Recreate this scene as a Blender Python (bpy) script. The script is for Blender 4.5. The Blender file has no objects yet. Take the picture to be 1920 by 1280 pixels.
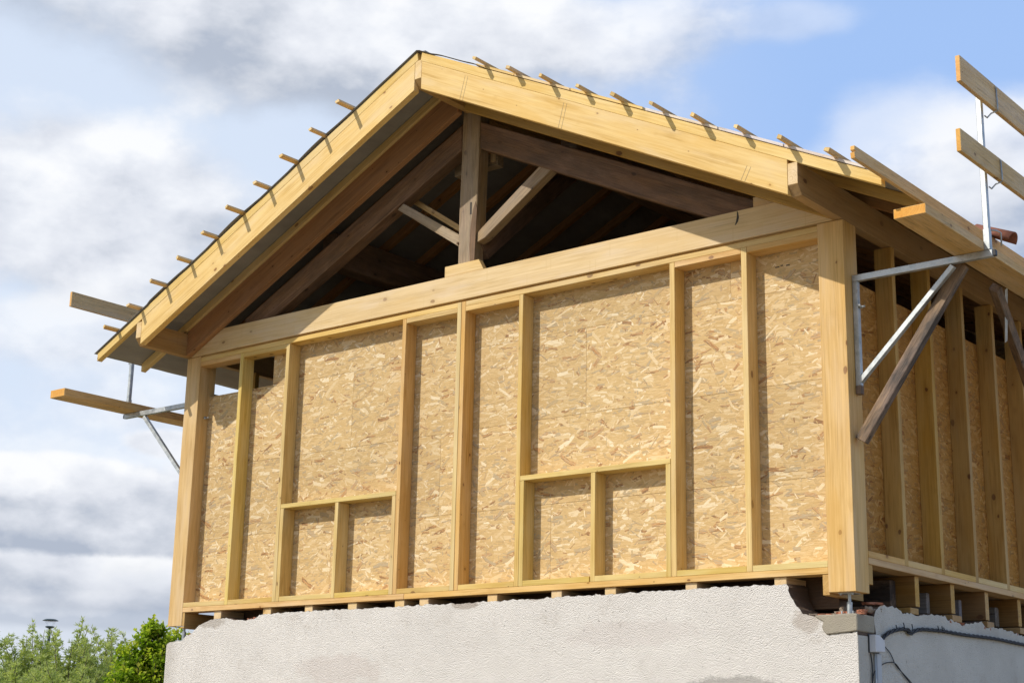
import bpy, bmesh, math, random
from mathutils import Vector, Matrix, noise
random.seed(7)
S = bpy.context.scene
COL = S.collection
L = 7.1223; H = 2.485; XR = 3.561; K = 0.492; GZ = -2.8
W = {}                                    # world matrices by object name

# ------------------------------------------------------------------ materials
def newmat(name):
    m = bpy.data.materials.new(name); m.use_nodes = True
    nt = m.node_tree
    for n in list(nt.nodes): nt.nodes.remove(n)
    return m, nt
class G:
    """tiny node-graph helper"""
    def __init__(s, nt): s.nt = nt
    def n(s, t, **kw):
        x = s.nt.nodes.new(t)
        for k, v in kw.items(): setattr(x, k, v)
        return x
    def set(s, sock, v):
        if isinstance(v, bpy.types.NodeSocket): s.nt.links.new(v, sock)
        else: sock.default_value = v
    def math(s, op, a, b=0.0, c=0.0, clamp=False):
        x = s.n('ShaderNodeMath', operation=op); x.use_clamp = clamp
        s.set(x.inputs[0], a); s.set(x.inputs[1], b); s.set(x.inputs[2], c); return x.outputs[0]
    def vmath(s, op, a, b=(0, 0, 0)):
        x = s.n('ShaderNodeVectorMath', operation=op)
        s.set(x.inputs[0], a)
        if op == 'SCALE': s.set(x.inputs['Scale'], b)
        else: s.set(x.inputs[1], b)
        return x.outputs['Value'] if op in ('DOT_PRODUCT', 'LENGTH', 'DISTANCE') else x.outputs[0]
    def noise(s, vec, scale, detail=3, rough=.5, w=None, dist=0.):
        x = s.n('ShaderNodeTexNoise', noise_dimensions='4D' if w is not None else '3D')
        s.set(x.inputs['Vector'], vec); s.set(x.inputs['Scale'], scale); s.set(x.inputs['Detail'], detail)
        s.set(x.inputs['Roughness'], rough); s.set(x.inputs['Distortion'], dist)
        if w is not None: s.set(x.inputs['W'], w)
        return x
    def ramp(s, f, stops, interp='LINEAR'):
        x = s.n('ShaderNodeValToRGB'); r = x.color_ramp; r.interpolation = interp
        while len(r.elements) > 1: r.elements.remove(r.elements[0])
        for i, (p, c) in enumerate(stops):
            e = r.elements[0] if i == 0 else r.elements.new(p)
            e.position = p; e.color = (c[0], c[1], c[2], 1)
        s.set(x.inputs[0], f); return x.outputs[0]
    def mix(s, f, a, b, mode='MIX'):
        x = s.n('ShaderNodeMix', data_type='RGBA', blend_type=mode)
        s.set(x.inputs[0], f)
        for sock, v in ((x.inputs[6], a), (x.inputs[7], b)):
            if isinstance(v, tuple) and len(v) == 3: v = (*v, 1)
            s.set(sock, v)
        return x.outputs[2]
    def maprange(s, v, a, b, c=0., d=1., smooth=False):
        x = s.n('ShaderNodeMapRange', interpolation_type='SMOOTHSTEP' if smooth else 'LINEAR')
        for i, q in enumerate((v, a, b, c, d)): s.set(x.inputs[i], q)
        return x.outputs[0]
    def sep(s, v):
        x = s.n('ShaderNodeSeparateXYZ'); s.set(x.inputs[0], v); return x.outputs
    def comb(s, a, b, c):
        x = s.n('ShaderNodeCombineXYZ'); s.set(x.inputs[0], a); s.set(x.inputs[1], b); s.set(x.inputs[2], c); return x.outputs[0]
    def mapping(s, v, scale=(1, 1, 1), loc=(0, 0, 0), rot=(0, 0, 0)):
        x = s.n('ShaderNodeMapping'); s.set(x.inputs[0], v)
        x.inputs['Scale'].default_value = scale; x.inputs['Location'].default_value = loc; x.inputs['Rotation'].default_value = rot
        return x.outputs[0]
    def bump(s, h, strength, dist, normal=None):
        x = s.n('ShaderNodeBump'); s.set(x.inputs['Height'], h); x.inputs['Strength'].default_value = strength
        x.inputs['Distance'].default_value = dist
        if normal is not None: s.set(x.inputs['Normal'], normal)
        return x.outputs[0]
    def finish(s, color, rough=.7, normal=None, metal=0., spec=.5):
        b = s.n('ShaderNodeBsdfPrincipled'); o = s.n('ShaderNodeOutputMaterial')
        s.set(b.inputs['Base Color'], color if not (isinstance(color, tuple) and len(color) == 3) else (*color, 1))
        s.set(b.inputs['Roughness'], rough); s.set(b.inputs['Metallic'], metal)
        s.set(b.inputs['Specular IOR Level'], spec)
        if normal is not None: s.set(b.inputs['Normal'], normal)
        s.nt.links.new(b.outputs[0], o.inputs[0]); return b

def wood(name, light, dark, knotc, knots=.5, var=.10, weather=None, glue=False, rough=.62, hue=.5, crack=0.):
    m, nt = newmat(name); g = G(nt)
    tc = g.n('ShaderNodeTexCoord'); oi = g.n('ShaderNodeObjectInfo')
    rnd = oi.outputs['Random']
    p = tc.outputs['Object']
    off = g.comb(g.math('MULTIPLY', rnd, 37.), g.math('MULTIPLY', rnd, 3.1), g.math('MULTIPLY', rnd, 7.7))
    # wobble along the grain, then rings around an off-centre pith
    wob = g.noise(g.vmath('ADD', g.mapping(p, (1.1, 6, 6)), off), 1.0, 2, .5)
    wv = g.vmath('SCALE', g.vmath('SUBTRACT', wob.outputs['Color'], (.5, .5, .5)), .035)
    q = g.vmath('ADD', p, wv)
    x, y, z = g.sep(q)
    py = g.math('ADD', y, g.math('MULTIPLY', g.math('SUBTRACT', rnd, .5), .16))
    pz = g.math('ADD', z, g.math('MULTIPLY_ADD', g.math('FRACT', g.math('MULTIPLY', rnd, 13.7)), .14, -.1))
    r = g.math('SQRT', g.math('ADD', g.math('MULTIPLY', py, py), g.math('MULTIPLY', pz, pz)))
    rings = g.noise(g.comb(g.math('MULTIPLY', r, 1.), g.math('MULTIPLY', x, .012), g.math('MULTIPLY', rnd, 9.)), 110., 3, .6)
    fine = g.noise(g.vmath('ADD', g.mapping(p, (3.5, 95, 95)), off), 1.0, 4, .65)
    big = g.noise(g.vmath('ADD', g.mapping(p, (1.6, 9, 9)), off), 1.0, 3, .55)
    f = g.math('ADD', g.math('MULTIPLY', g.maprange(rings.outputs[0], .3, .7), .42), g.math('MULTIPLY', g.maprange(fine.outputs[0], .3, .7), .34))
    f = g.math('ADD', f, g.math('MULTIPLY', g.maprange(big.outputs[0], .3, .7), .28))
    f = g.maprange(f, .18, .82)
    col = g.ramp(f, [(0., tuple(c*.86 for c in dark)), (.35, tuple(.5*a+.5*b for a, b in zip(dark, light))), (.7, light), (1., tuple(min(1, c*1.08) for c in light))])
    # knots: stretched cells, only some of them carry a knot
    kd = g.noise(g.vmath('ADD', g.mapping(p, (9, 25, 25)), off), 1.0, 2, .5)
    kv = g.vmath('ADD', g.vmath('ADD', g.mapping(p, (5.2, 8.5, 8.5)), off), g.vmath('SCALE', g.vmath('SUBTRACT', kd.outputs['Color'], (.5, .5, .5)), .14))
    vo = g.n('ShaderNodeTexVoronoi', feature='F1'); g.set(vo.inputs['Vector'], kv); g.set(vo.inputs['Scale'], 1.0); g.set(vo.inputs['Randomness'], .95)
    cr = g.sep(vo.outputs['Color'])
    has = g.math('LESS_THAN', cr[0], min(.9, knots*1.5))
    size = g.math('MULTIPLY_ADD', g.math('MULTIPLY', cr[1], cr[1]), .12, .055)
    kk = g.math('DIVIDE', vo.outputs['Distance'], size)
    core = g.math('MULTIPLY', g.maprange(kk, 1.15, .75, smooth=True), has)
    halo = g.math('MULTIPLY', g.maprange(kk, 3.6, .8, smooth=True), has)
    col = g.mix(g.math('MULTIPLY', halo, .35), col, tuple(a*.9 for a in dark))
    col = g.mix(g.math('MULTIPLY', core, .85), col, knotc)
    # finger-joint / resin blotches
    bl = g.noise(g.vmath('ADD', g.mapping(p, (2.2, 5, 5)), g.vmath('SCALE', off, 1.7)), 1.0, 2, .5)
    col = g.mix(g.math('MULTIPLY', g.maprange(bl.outputs[0], .56, .75, smooth=True), .28), col, tuple(c*s for c, s in zip(light, (.80, .70, .55))))
    b2 = g.noise(g.vmath('ADD', g.mapping(p, (1.3, 7, 7)), g.vmath('SCALE', off, 2.3)), 1.0, 3, .55)
    col = g.mix(g.maprange(b2.outputs[0], .50, .66, 0, .42, True), col, tuple(c*s for c, s in zip(light, (.98, 1.06, 1.45))))
    col = g.mix(g.maprange(b2.outputs[0], .48, .34, 0, .42, True), col, tuple(c*s for c, s in zip(light, (.92, .80, .50))))
    dv = g.n('ShaderNodeTexVoronoi', feature='F1'); g.set(dv.inputs['Vector'], g.vmath('ADD', g.mapping(p, (7, 11, 11)), off)); g.set(dv.inputs['Scale'], 1.)
    dot = g.math('MULTIPLY', g.math('LESS_THAN', dv.outputs['Distance'], .055), g.math('LESS_THAN', g.sep(dv.outputs['Color'])[1], .30))
    col = g.mix(g.math('MULTIPLY', dot, .6), col, knotc)
    if glue:   # laminated timber: lamella seams along the length plus staggered finger joints
        lam = g.math('MULTIPLY', g.math('ADD', p_z(g, p), .02), 1/.115)
        lid = g.math('FLOOR', lam)
        fr = g.math('ABSOLUTE', g.math('SUBTRACT', g.math('FRACT', lam), .5))
        seam = g.maprange(fr, .488, .499)
        fx = g.math('ADD', g.math('MULTIPLY', g.sep(p)[0], 1/.62), g.math('MULTIPLY', g.math('ADD', lid, rnd), 3.73))
        jit = g.noise(g.comb(g.math('FLOOR', g.math('ADD', fx, .5)), lid, 0.), 3.3, 0)
        fj = g.math('ABSOLUTE', g.math('ADD', g.math('SUBTRACT', g.math('FRACT', fx), .5), g.math('MULTIPLY', g.math('SUBTRACT', jit.outputs[0], .5), .5)))
        fjm = g.maprange(fj, .012, .004)
        tone = g.noise(g.comb(g.math('FLOOR', fx), lid, rnd), 5.1, 0)
        col = g.mix(g.maprange(tone.outputs[0], .35, .65, 0, .30), col, tuple(c*s for c, s in zip(light, (.88, .80, .66))))
        col = g.mix(g.math('MULTIPLY', seam, .35), col, dark)
        col = g.mix(g.math('MULTIPLY', fjm, .30), col, dark)
    if weather:
        wn = g.noise(g.vmath('ADD', g.mapping(p, (2.2, 7, 7)), off), 1.0, 5, .65)
        col = g.mix(g.maprange(wn.outputs[0], .38, .62, 0, weather[1]), col, weather[0])
        st = g.noise(g.vmath('ADD', g.mapping(p, (4, 60, 60)), off), 1.0, 4, .7)
        col = g.mix(g.maprange(st.outputs[0], .52, .75, 0, .6), col, tuple(c*.35 for c in weather[0]))
    hsv = g.n('ShaderNodeHueSaturation')
    g.set(hsv.inputs['Hue'], g.math('MULTIPLY_ADD', rnd, .014*hue, .5-.007*hue)); g.set(hsv.inputs['Saturation'], g.maprange(g.math('FRACT', g.math('MULTIPLY', rnd, 5.3)), 0, 1, .92, 1.08))
    g.set(hsv.inputs['Value'], g.maprange(g.math('FRACT', g.math('MULTIPLY', rnd, 9.1)), 0, 1, 1-var, 1+var)); g.set(hsv.inputs['Color'], col)
    hb = g.math('ADD', g.math('MULTIPLY', fine.outputs[0], 1.), g.math('MULTIPLY', rings.outputs[0], .6))
    nb = g.bump(hb, .25, .003) if not weather else g.bump(g.math('ADD', hb, g.math('MULTIPLY', wn.outputs[0], 2.)), .8, .006)
    g.finish(hsv.outputs[0], rough, nb, spec=.35)
    return m
def p_z(g, p): return g.sep(p)[2]

M = {}
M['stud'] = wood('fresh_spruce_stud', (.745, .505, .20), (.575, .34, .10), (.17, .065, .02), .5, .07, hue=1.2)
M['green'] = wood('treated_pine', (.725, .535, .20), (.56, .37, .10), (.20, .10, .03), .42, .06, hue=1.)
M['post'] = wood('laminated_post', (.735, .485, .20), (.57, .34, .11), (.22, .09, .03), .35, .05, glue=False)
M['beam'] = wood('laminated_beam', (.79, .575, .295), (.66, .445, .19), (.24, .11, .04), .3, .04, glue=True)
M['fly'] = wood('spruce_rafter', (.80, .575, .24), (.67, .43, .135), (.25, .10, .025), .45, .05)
M['side'] = wood('shaded_orange_spruce', (.55, .34, .10), (.40, .22, .055), (.12, .045, .015), .6, .08)  # orange spruce, with part of the side-wall shade put into its colour
M['brown'] = wood('brown_rafter', (.42, .215, .08), (.29, .14, .048), (.08, .03, .012), .6, .06)
M['old'] = wood('old_oak', (.44, .32, .19), (.25, .155, .08), (.05, .03, .02), .6, .10, weather=((.25, .195, .13), .55))
M['olddark'] = wood('old_brown_rafter', (.28, .165, .09), (.15, .083, .044), (.02, .013, .008), .8, .10, weather=((.115, .075, .045), .7))
M['brace'] = wood('weathered_plank', (.36, .24, .15), (.20, .125, .075), (.02, .015, .012), .5, .1, weather=((.05, .042, .036), .92))
M['oldgrey'] = wood('old_grey_joist', (.30, .27, .24), (.17, .145, .12), (.04, .03, .02), .4, .15, weather=((.20, .19, .18), .6))
M['plank'] = wood('scaffold_plank', (.78, .54, .25), (.62, .39, .155), (.20, .09, .03), .55, .06, weather=((.60, .42, .21), .2))
M['joist'] = wood('brown_new_joist', (.30, .165, .058), (.20, .105, .034), (.10, .04, .015), .5, .06)
M['purlin'] = wood('laminated_purlin', (.46, .285, .11), (.33, .19, .065), (.12, .05, .02), .5, .03, glue=True)
M['endgrain'] = wood('sawn_end', (.80, .42, .10), (.66, .30, .06), (.5, .2, .05), .1, .08)
M['counter'] = wood('pale_counter_batten', (.80, .68, .55), (.62, .47, .34), (.35, .12, .06), .3, .12, weather=((.74, .70, .66), .4))

def mat_osb(name, gain=(1, 1, 1)):
    # node group: one layer of randomly turned strands, each living in one Voronoi cell
    ng = bpy.data.node_groups.get('strand_layer')
    if ng is None:
        ng = bpy.data.node_groups.new('strand_layer', 'ShaderNodeTree')
        ng.interface.new_socket('Vector', in_out='INPUT', socket_type='NodeSocketVector')
        ng.interface.new_socket('Spread', in_out='INPUT', socket_type='NodeSocketFloat')
        ng.interface.new_socket('Mask', in_out='OUTPUT', socket_type='NodeSocketFloat')
        ng.interface.new_socket('Tone', in_out='OUTPUT', socket_type='NodeSocketFloat')
        ng.interface.new_socket('Height', in_out='OUTPUT', socket_type='NodeSocketFloat')
        g = G(ng); gi = g.n('NodeGroupInput'); go = g.n('NodeGroupOutput')
        v = g.n('ShaderNodeTexVoronoi', feature='F1', voronoi_dimensions='2D')
        g.set(v.inputs['Vector'], gi.outputs[0]); g.set(v.inputs['Scale'], 1.0); g.set(v.inputs['Randomness'], 1.)
        c = g.sep(v.outputs['Color'])
        d = g.vmath('SUBTRACT', gi.outputs[0], v.outputs['Position'])
        a0 = g.math('MULTIPLY_ADD', c[0], 2., -1.)
        a1 = g.math('MULTIPLY', g.math('MULTIPLY', a0, g.math('ABSOLUTE', a0)), gi.outputs[1])
        s_, c_ = g.math('SINE', a1), g.math('COSINE', a1)
        dx, dy, _ = g.sep(d)
        u = g.math('ADD', g.math('MULTIPLY', dx, c_), g.math('MULTIPLY', dy, s_))
        w = g.math('SUBTRACT', g.math('MULTIPLY', dy, c_), g.math('MULTIPLY', dx, s_))
        wn = g.n('ShaderNodeTexWhiteNoise', noise_dimensions='2D'); g.set(wn.inputs['Vector'], v.outputs['Position'])
        k = g.sep(wn.outputs['Color'])
        rag = g.noise(g.comb(g.math('MULTIPLY', u, 3.), g.math('MULTIPLY', w, 26.), c[1]), 1.0, 2, .6)
        rg = g.math('SUBTRACT', rag.outputs[0], .5)
        hl = g.math('ADD', g.math('MULTIPLY_ADD', c[1], .44, .20), g.math('MULTIPLY', rg, .30))
        bend = g.math('MULTIPLY', g.math('MULTIPLY', u, u), g.math('MULTIPLY_ADD', k[1], .5, -.25))
        hw = g.math('ADD', g.math('MULTIPLY_ADD', c[2], .098, .032), g.math('MULTIPLY', g.math('SUBTRACT', g.noise(g.comb(u, k[0], 0.), 5., 1).outputs[0], .5), .09))
        mu = g.math('LESS_THAN', g.math('ABSOLUTE', u), hl)
        mw = g.math('LESS_THAN', g.math('ABSOLUTE', g.math('ADD', w, bend)), hw)
        m_ = g.math('MULTIPLY', mu, mw)
        gr = g.noise(g.comb(g.math('MULTIPLY', u, 2.), g.math('MULTIPLY', w, 34.), g.math('MULTIPLY', k[2], 9.)), 1., 2, .6)
        edge = g.maprange(g.math('SUBTRACT', g.math('ADD', w, bend), g.math('MULTIPLY', hw, -1.)), .0, .028, .34, 0.)
        tone = g.math('SUBTRACT', g.math('ADD', k[0], g.math('MULTIPLY', g.math('SUBTRACT', gr.outputs[0], .5), .42)), edge, clamp=True)
        g.set(go.inputs[0], m_); g.set(go.inputs[1], tone); g.set(go.inputs[2], g.math('ADD', k[1], g.math('MULTIPLY', u, g.math('MULTIPLY_ADD', k[2], 1.6, -.8))))
    m, nt = newmat(name); g = G(nt)
    tc = g.n('ShaderNodeTexCoord'); oi = g.n('ShaderNodeObjectInfo')
    off = g.comb(g.math('MULTIPLY', oi.outputs['Random'], 53.), g.math('MULTIPLY', oi.outputs['Random'], 31.), 0.)
    x, y, z = g.sep(tc.outputs['Object'])
    p = g.vmath('ADD', g.comb(x, z, 0.), off)          # the board's face is its local XZ plane
    wrp = g.noise(p, 9., 2, .5)
    p = g.vmath('ADD', p, g.vmath('SCALE', g.vmath('SUBTRACT', wrp.outputs['Color'], (.5, .5, .5)), .014))
    tr = [(0., (.24, .14, .07)), (.02, (.50, .25, .10)), (.06, (.62, .38, .17)), (.10, (.44, .37, .25)), (.17, (.50, .385, .22)), (.30, (.575, .395, .175)),
          (.52, (.645, .455, .215)), (.70, (.695, .515, .27)), (.87, (.75, .585, .34)), (1., (.86, .73, .49))]
    base = g.noise(g.mapping(p, (14, 60, 1), rot=(0, 0, .12)), 1., 4, .6)
    col = g.ramp(g.maprange(base.outputs[0], .25, .75, .2, .8), tr)
    hgt = base.outputs[0]
    specs = [(12, 1.0, 0), (7, .75, 1), (9, .9, 2), (6.2, .65, 3), (10, 1.1, 4), (6.8, .75, 5), (12, 1.2, 6), (6.3, .65, 7), (17, 1.7, 8), (7.6, .9, 9)]
    for sc, spr, i in specs:
        gn = g.n('ShaderNodeGroup'); gn.node_tree = ng
        g.set(gn.inputs[0], g.mapping(p, (sc, sc, 1), (i*7.31, i*3.77, 0), (0, 0, .10*math.sin(i*2.1)-.03)))
        g.set(gn.inputs[1], spr)
        col = g.mix(gn.outputs[0], col, g.ramp(gn.outputs[1], tr))
    spk = g.noise(g.mapping(p, (40, 130, 1), rot=(0, 0, .1)), 1., 3, .7)
    col = g.mix(g.maprange(spk.outputs[0], .62, .72, 0, .6), col, (.24, .14, .065))
    col = g.mix(.07, col, (.66, .465, .225))
    col = g.mix(1., col, gain, 'MULTIPLY')
    hs = g.n('ShaderNodeHueSaturation'); g.set(hs.inputs['Color'], col); hs.inputs['Saturation'].default_value = 1.06
    g.set(hs.inputs['Value'], g.maprange(g.math('FRACT', g.math('MULTIPLY', oi.outputs['Random'], 7.7)), 0., 1., .92, 1.07)); col = hs.outputs[0]
    nb = g.bump(g.noise(g.mapping(p, (22, 75, 1), rot=(0, 0, .1)), 1., 4, .65).outputs[0], .8, .006)
    g.finish(col, .62, nb, spec=.3)
    return m
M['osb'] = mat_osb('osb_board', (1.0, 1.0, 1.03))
M['osb_side'] = mat_osb('osb_board_shaded', (.76, .55, .34))  # same board with the side-wall shade put into a darker orange

def mat_plaster(name, col, col2, bumpd=.006, patches=True):
    m, nt = newmat(name); g = G(nt); tc = g.n('ShaderNodeTexCoord'); p = tc.outputs['Object']
    n1 = g.noise(p, 210., 3, .68); n2 = g.noise(p, 80., 3, .62); n3 = g.noise(p, 1.6, 5, .6); n4 = g.noise(p, 7., 3, .5)
    vo = g.n('ShaderNodeTexVoronoi', feature='SMOOTH_F1'); g.set(vo.inputs['Vector'], p); g.set(vo.inputs['Scale'], 140.); vo.inputs['Smoothness'].default_value = .5
    c = g.mix(g.maprange(n3.outputs[0], .35, .65), col, col2)
    c = g.mix(g.maprange(n4.outputs[0], .4, .75, 0, .25), c, tuple(a*.86 for a in col2))
    sp = g.noise(p, 30., 2, .5)
    c = g.mix(g.maprange(sp.outputs[0], .70, .76, 0, .6), c, (.22, .19, .15))
    cr_ = g.noise(g.mapping(p, (1, 1, 1)), 3.2, 7, .72)
    c = g.mix(g.maprange(cr_.outputs[0], .56, .70, 0, .28, True), c, (.50, .43, .34))
    if patches:   # dark patch at the foot of the visible front wall and grime runs
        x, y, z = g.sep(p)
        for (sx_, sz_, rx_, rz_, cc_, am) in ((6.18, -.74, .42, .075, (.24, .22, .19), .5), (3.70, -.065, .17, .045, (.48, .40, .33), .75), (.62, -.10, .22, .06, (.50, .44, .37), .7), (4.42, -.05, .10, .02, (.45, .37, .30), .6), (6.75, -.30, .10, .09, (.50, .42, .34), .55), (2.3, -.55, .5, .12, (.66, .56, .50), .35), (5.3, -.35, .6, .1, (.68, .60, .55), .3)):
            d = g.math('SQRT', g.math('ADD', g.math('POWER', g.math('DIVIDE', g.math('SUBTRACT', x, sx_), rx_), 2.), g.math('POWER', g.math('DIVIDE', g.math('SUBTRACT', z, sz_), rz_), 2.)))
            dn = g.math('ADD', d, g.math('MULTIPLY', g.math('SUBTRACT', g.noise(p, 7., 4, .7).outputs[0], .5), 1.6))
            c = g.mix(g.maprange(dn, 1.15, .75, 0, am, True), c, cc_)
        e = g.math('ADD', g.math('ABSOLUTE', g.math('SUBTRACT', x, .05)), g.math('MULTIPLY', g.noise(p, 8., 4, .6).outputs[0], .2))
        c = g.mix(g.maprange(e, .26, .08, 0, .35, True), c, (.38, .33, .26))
    h = g.math('ADD', g.math('MULTIPLY', n1.outputs[0], .5), g.math('ADD', g.math('MULTIPLY', n2.outputs[0], .9), g.math('MULTIPLY', vo.outputs['Distance'], -.9)))
    g.finish(c, .92, g.bump(h, .85, bumpd), spec=.2)
    return m
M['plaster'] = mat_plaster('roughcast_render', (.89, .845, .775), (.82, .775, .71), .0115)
M['plaster2'] = mat_plaster('shaded_render', (.73, .70, .615), (.62, .59, .51), .008, False)  # front render recoloured darker to carry the side wall's shade
M['core'] = mat_plaster('rubble_core', (.26, .18, .12), (.17, .12, .09), .02, False)
M['concrete'] = mat_plaster('fresh_concrete', (.44, .39, .29), (.36, .32, .25), .004, False)
def simple(name, col, rough=.7, var=.15, scale=12., bump=.0, metal=0., bs=60.):
    m, nt = newmat(name); g = G(nt); tc = g.n('ShaderNodeTexCoord'); p = tc.outputs['Object']
    n = g.noise(p, scale, 4, .6)
    c = g.mix(g.maprange(n.outputs[0], .3, .7), tuple(a*(1-var) for a in col), tuple(min(1, a*(1+var)) for a in col))
    nb = g.bump(g.noise(p, bs, 3, .6).outputs[0], .5, bump) if bump else None
    g.finish(c, rough, nb, metal); return m
M['brick'] = simple('broken_terracotta', (.46, .19, .11), .9, .3, 20, .004)
M['brown_scrap'] = simple('earth_rubble', (.30, .24, .18), .95, .35, 25, .01)
M['tile'] = simple('terracotta_tile', (.24, .095, .06), .85, .25, 14, .002)
M['black'] = simple('black_cable_sheath', (.018, .018, .02), .5, .2)
M['mark'] = simple('ink_and_gap_shade', (.06, .05, .04), .8, .1)
M['pencil'] = simple('pencil_line', (.30, .22, .12), .8, .1)
M['whitebox'] = simple('white_plastic_box', (.62, .63, .64), .45, .04)
M['pipe'] = simple('grey_conduit', (.47, .50, .52), .5, .06)
def mat_galv():
    m, nt = newmat('galvanised_steel'); g = G(nt); tc = g.n('ShaderNodeTexCoord'); p = tc.outputs['Object']
    v = g.n('ShaderNodeTexVoronoi', feature='F1'); g.set(v.inputs['Vector'], g.mapping(p, (20, 45, 45))); g.set(v.inputs['Scale'], 1.)
    n = g.noise(p, 11., 5, .7); r = g.noise(p, 5., 4, .7)
    c = g.mix(g.maprange(n.outputs[0], .35, .65), (.34, .37, .37), (.60, .62, .61))
    c = g.mix(g.math('MULTIPLY', g.sep(v.outputs['Color'])[0], .25), c, (.75, .76, .75))
    c = g.mix(g.maprange(r.outputs[0], .62, .72, 0, .6), c, (.22, .13, .08))
    g.finish(c, g.maprange(n.outputs[0], .3, .7, .38, .6), g.bump(n.outputs[0], .2, .001), .75); return m
M['galv'] = mat_galv()
def mat_membrane():
    m, nt = newmat('roof_underlay'); g = G(nt); tc = g.n('ShaderNodeTexCoord'); p = tc.outputs['Object']
    n = g.noise(g.mapping(p, (6, 2, 1)), 1., 4, .6); ge = g.n('ShaderNodeNewGeometry')
    up = g.math('GREATER_THAN', g.sep(ge.outputs['True Normal'])[2], 0.)
    bands = g.noise(g.mapping(p, (2.5, .15, 1)), 1., 1, .5)
    c = g.mix(g.maprange(n.outputs[0], .3, .7), (.235, .232, .225), (.32, .315, .305))
    c = g.mix(g.maprange(bands.outputs[0], .48, .52, 0, .22), c, (.20, .20, .20))
    c = g.mix(up, c, (.045, .05, .055))
    g.finish(c, .6, g.bump(n.outputs[0], .5, .02)); return m
M['membrane'] = mat_membrane()

# ------------------------------------------------------------------ objects
def tag(o, label=None, cat=None, group=None, kind=None):
    if label: o['label'] = label
    if cat: o['category'] = cat
    if group: o['group'] = group
    if kind: o['kind'] = kind
    return o
def empty(name, loc, label=None, cat=None, group=None):
    o = bpy.data.objects.new(name, None); COL.objects.link(o); o.empty_display_size = .2
    o.location = loc; W[o.name] = Matrix.Translation(loc)
    return tag(o, label, cat, group)
def link(name, me, mat, Mw, parent):
    o = bpy.data.objects.new(name, me); COL.objects.link(o)
    for m_ in (mat if isinstance(mat, (list, tuple)) else [mat]): me.materials.append(M[m_] if isinstance(m_, str) else m_)
    W[o.name] = Mw
    if parent is not None:
        o.parent = parent; o.matrix_basis = W[parent.name].inverted() @ Mw
    else: o.matrix_basis = Mw
    return o
def frame(origin, gdir, up=None):
    x = Vector(gdir).normalized()
    z = Vector(up) if up else (Vector((0, 0, 1)) if abs(x.z) < .9 else Vector((0, -1, 0)))
    y = z.cross(x)
    if y.length < 1e-4: z = Vector((0, 1, 0)); y = z.cross(x)
    y.normalize(); z = x.cross(y)
    m = Matrix(((x.x, y.x, z.x, origin[0]), (x.y, y.y, z.y, origin[1]), (x.z, y.z, z.z, origin[2]), (0, 0, 0, 1)))
    return m
def solid(name, verts, faces, grain, mat, parent, bevel=.0022, up=None, endmat=None, jitter=0.):
    c = sum((Vector(v) for v in verts), Vector())/len(verts)
    Mw = frame(c, grain, up); Mi = Mw.inverted()
    bm = bmesh.new(); vs = [bm.verts.new(Mi @ Vector(v)) for v in verts]
    for f in faces: bm.faces.new([vs[i] for i in f])
    bmesh.ops.recalc_face_normals(bm, faces=bm.faces[:])
    if bevel: bmesh.ops.bevel(bm, geom=bm.edges[:], offset=bevel, segments=1, affect='EDGES', clamp_overlap=True)
    if endmat:
        for f in bm.faces:
            if abs(f.normal.x) > .95: f.material_index = 1
    me = bpy.data.meshes.new(name); bm.to_mesh(me); bm.free()
    return link(name, me, [mat, endmat] if endmat else mat, Mw, parent)
BF = [(0, 1, 3, 2), (4, 6, 7, 5), (0, 4, 5, 1), (2, 3, 7, 6), (0, 2, 6, 4), (1, 5, 7, 3)]
def box(name, x0, x1, y0, y1, z0, z1, mat, parent, grain=None, bevel=.0022, endmat=None):
    v = [(x, y, z) for x in (x0, x1) for y in (y0, y1) for z in (z0, z1)]
    d = (x1-x0, y1-y0, z1-z0); ax = grain if grain is not None else d.index(max(d))
    g = [(1, 0, 0), (0, 1, 0), (0, 0, 1)][ax]
    return solid(name, v, BF, g, mat, parent, bevel, endmat=endmat)
def prism(name, pts, y0, y1, grain, mat, parent, bevel=.0022, endmat=None):
    """polygon in XZ extruded in Y"""
    n = len(pts); v = [(x, y0, z) for x, z in pts]+[(x, y1, z) for x, z in pts]
    f = [tuple(range(n)), tuple(range(2*n-1, n-1, -1))]+[(i, (i+1) % n, n+(i+1) % n, n+i) for i in range(n)]
    return solid(name, v, f, grain, mat, parent, bevel, endmat=endmat)
def prismX(name, pts, x0, x1, grain, mat, parent, bevel=.0022, endmat=None):
    n = len(pts); v = [(x0, y, z) for y, z in pts]+[(x1, y, z) for y, z in pts]
    f = [tuple(range(n)), tuple(range(2*n-1, n-1, -1))]+[(i, (i+1) % n, n+(i+1) % n, n+i) for i in range(n)]
    return solid(name, v, f, grain, mat, parent, bevel, endmat=endmat)
def bar(name, a, b, w, h, mat, parent, up=(0, 0, 1), bevel=.0022, endmat=None):
    """square bar between two axis points; w across, h along up"""
    a = Vector(a); b = Vector(b); x = (b-a).normalized(); z = Vector(up); y = z.cross(x).normalized(); z = x.cross(y)
    v = [p+y*sy*w/2+z*sz*h/2 for p in (a, b) for sy in (-1, 1) for sz in (-1, 1)]
    return solid(name, v, BF, x, mat, parent, bevel, up=tuple(z), endmat=endmat)
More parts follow.
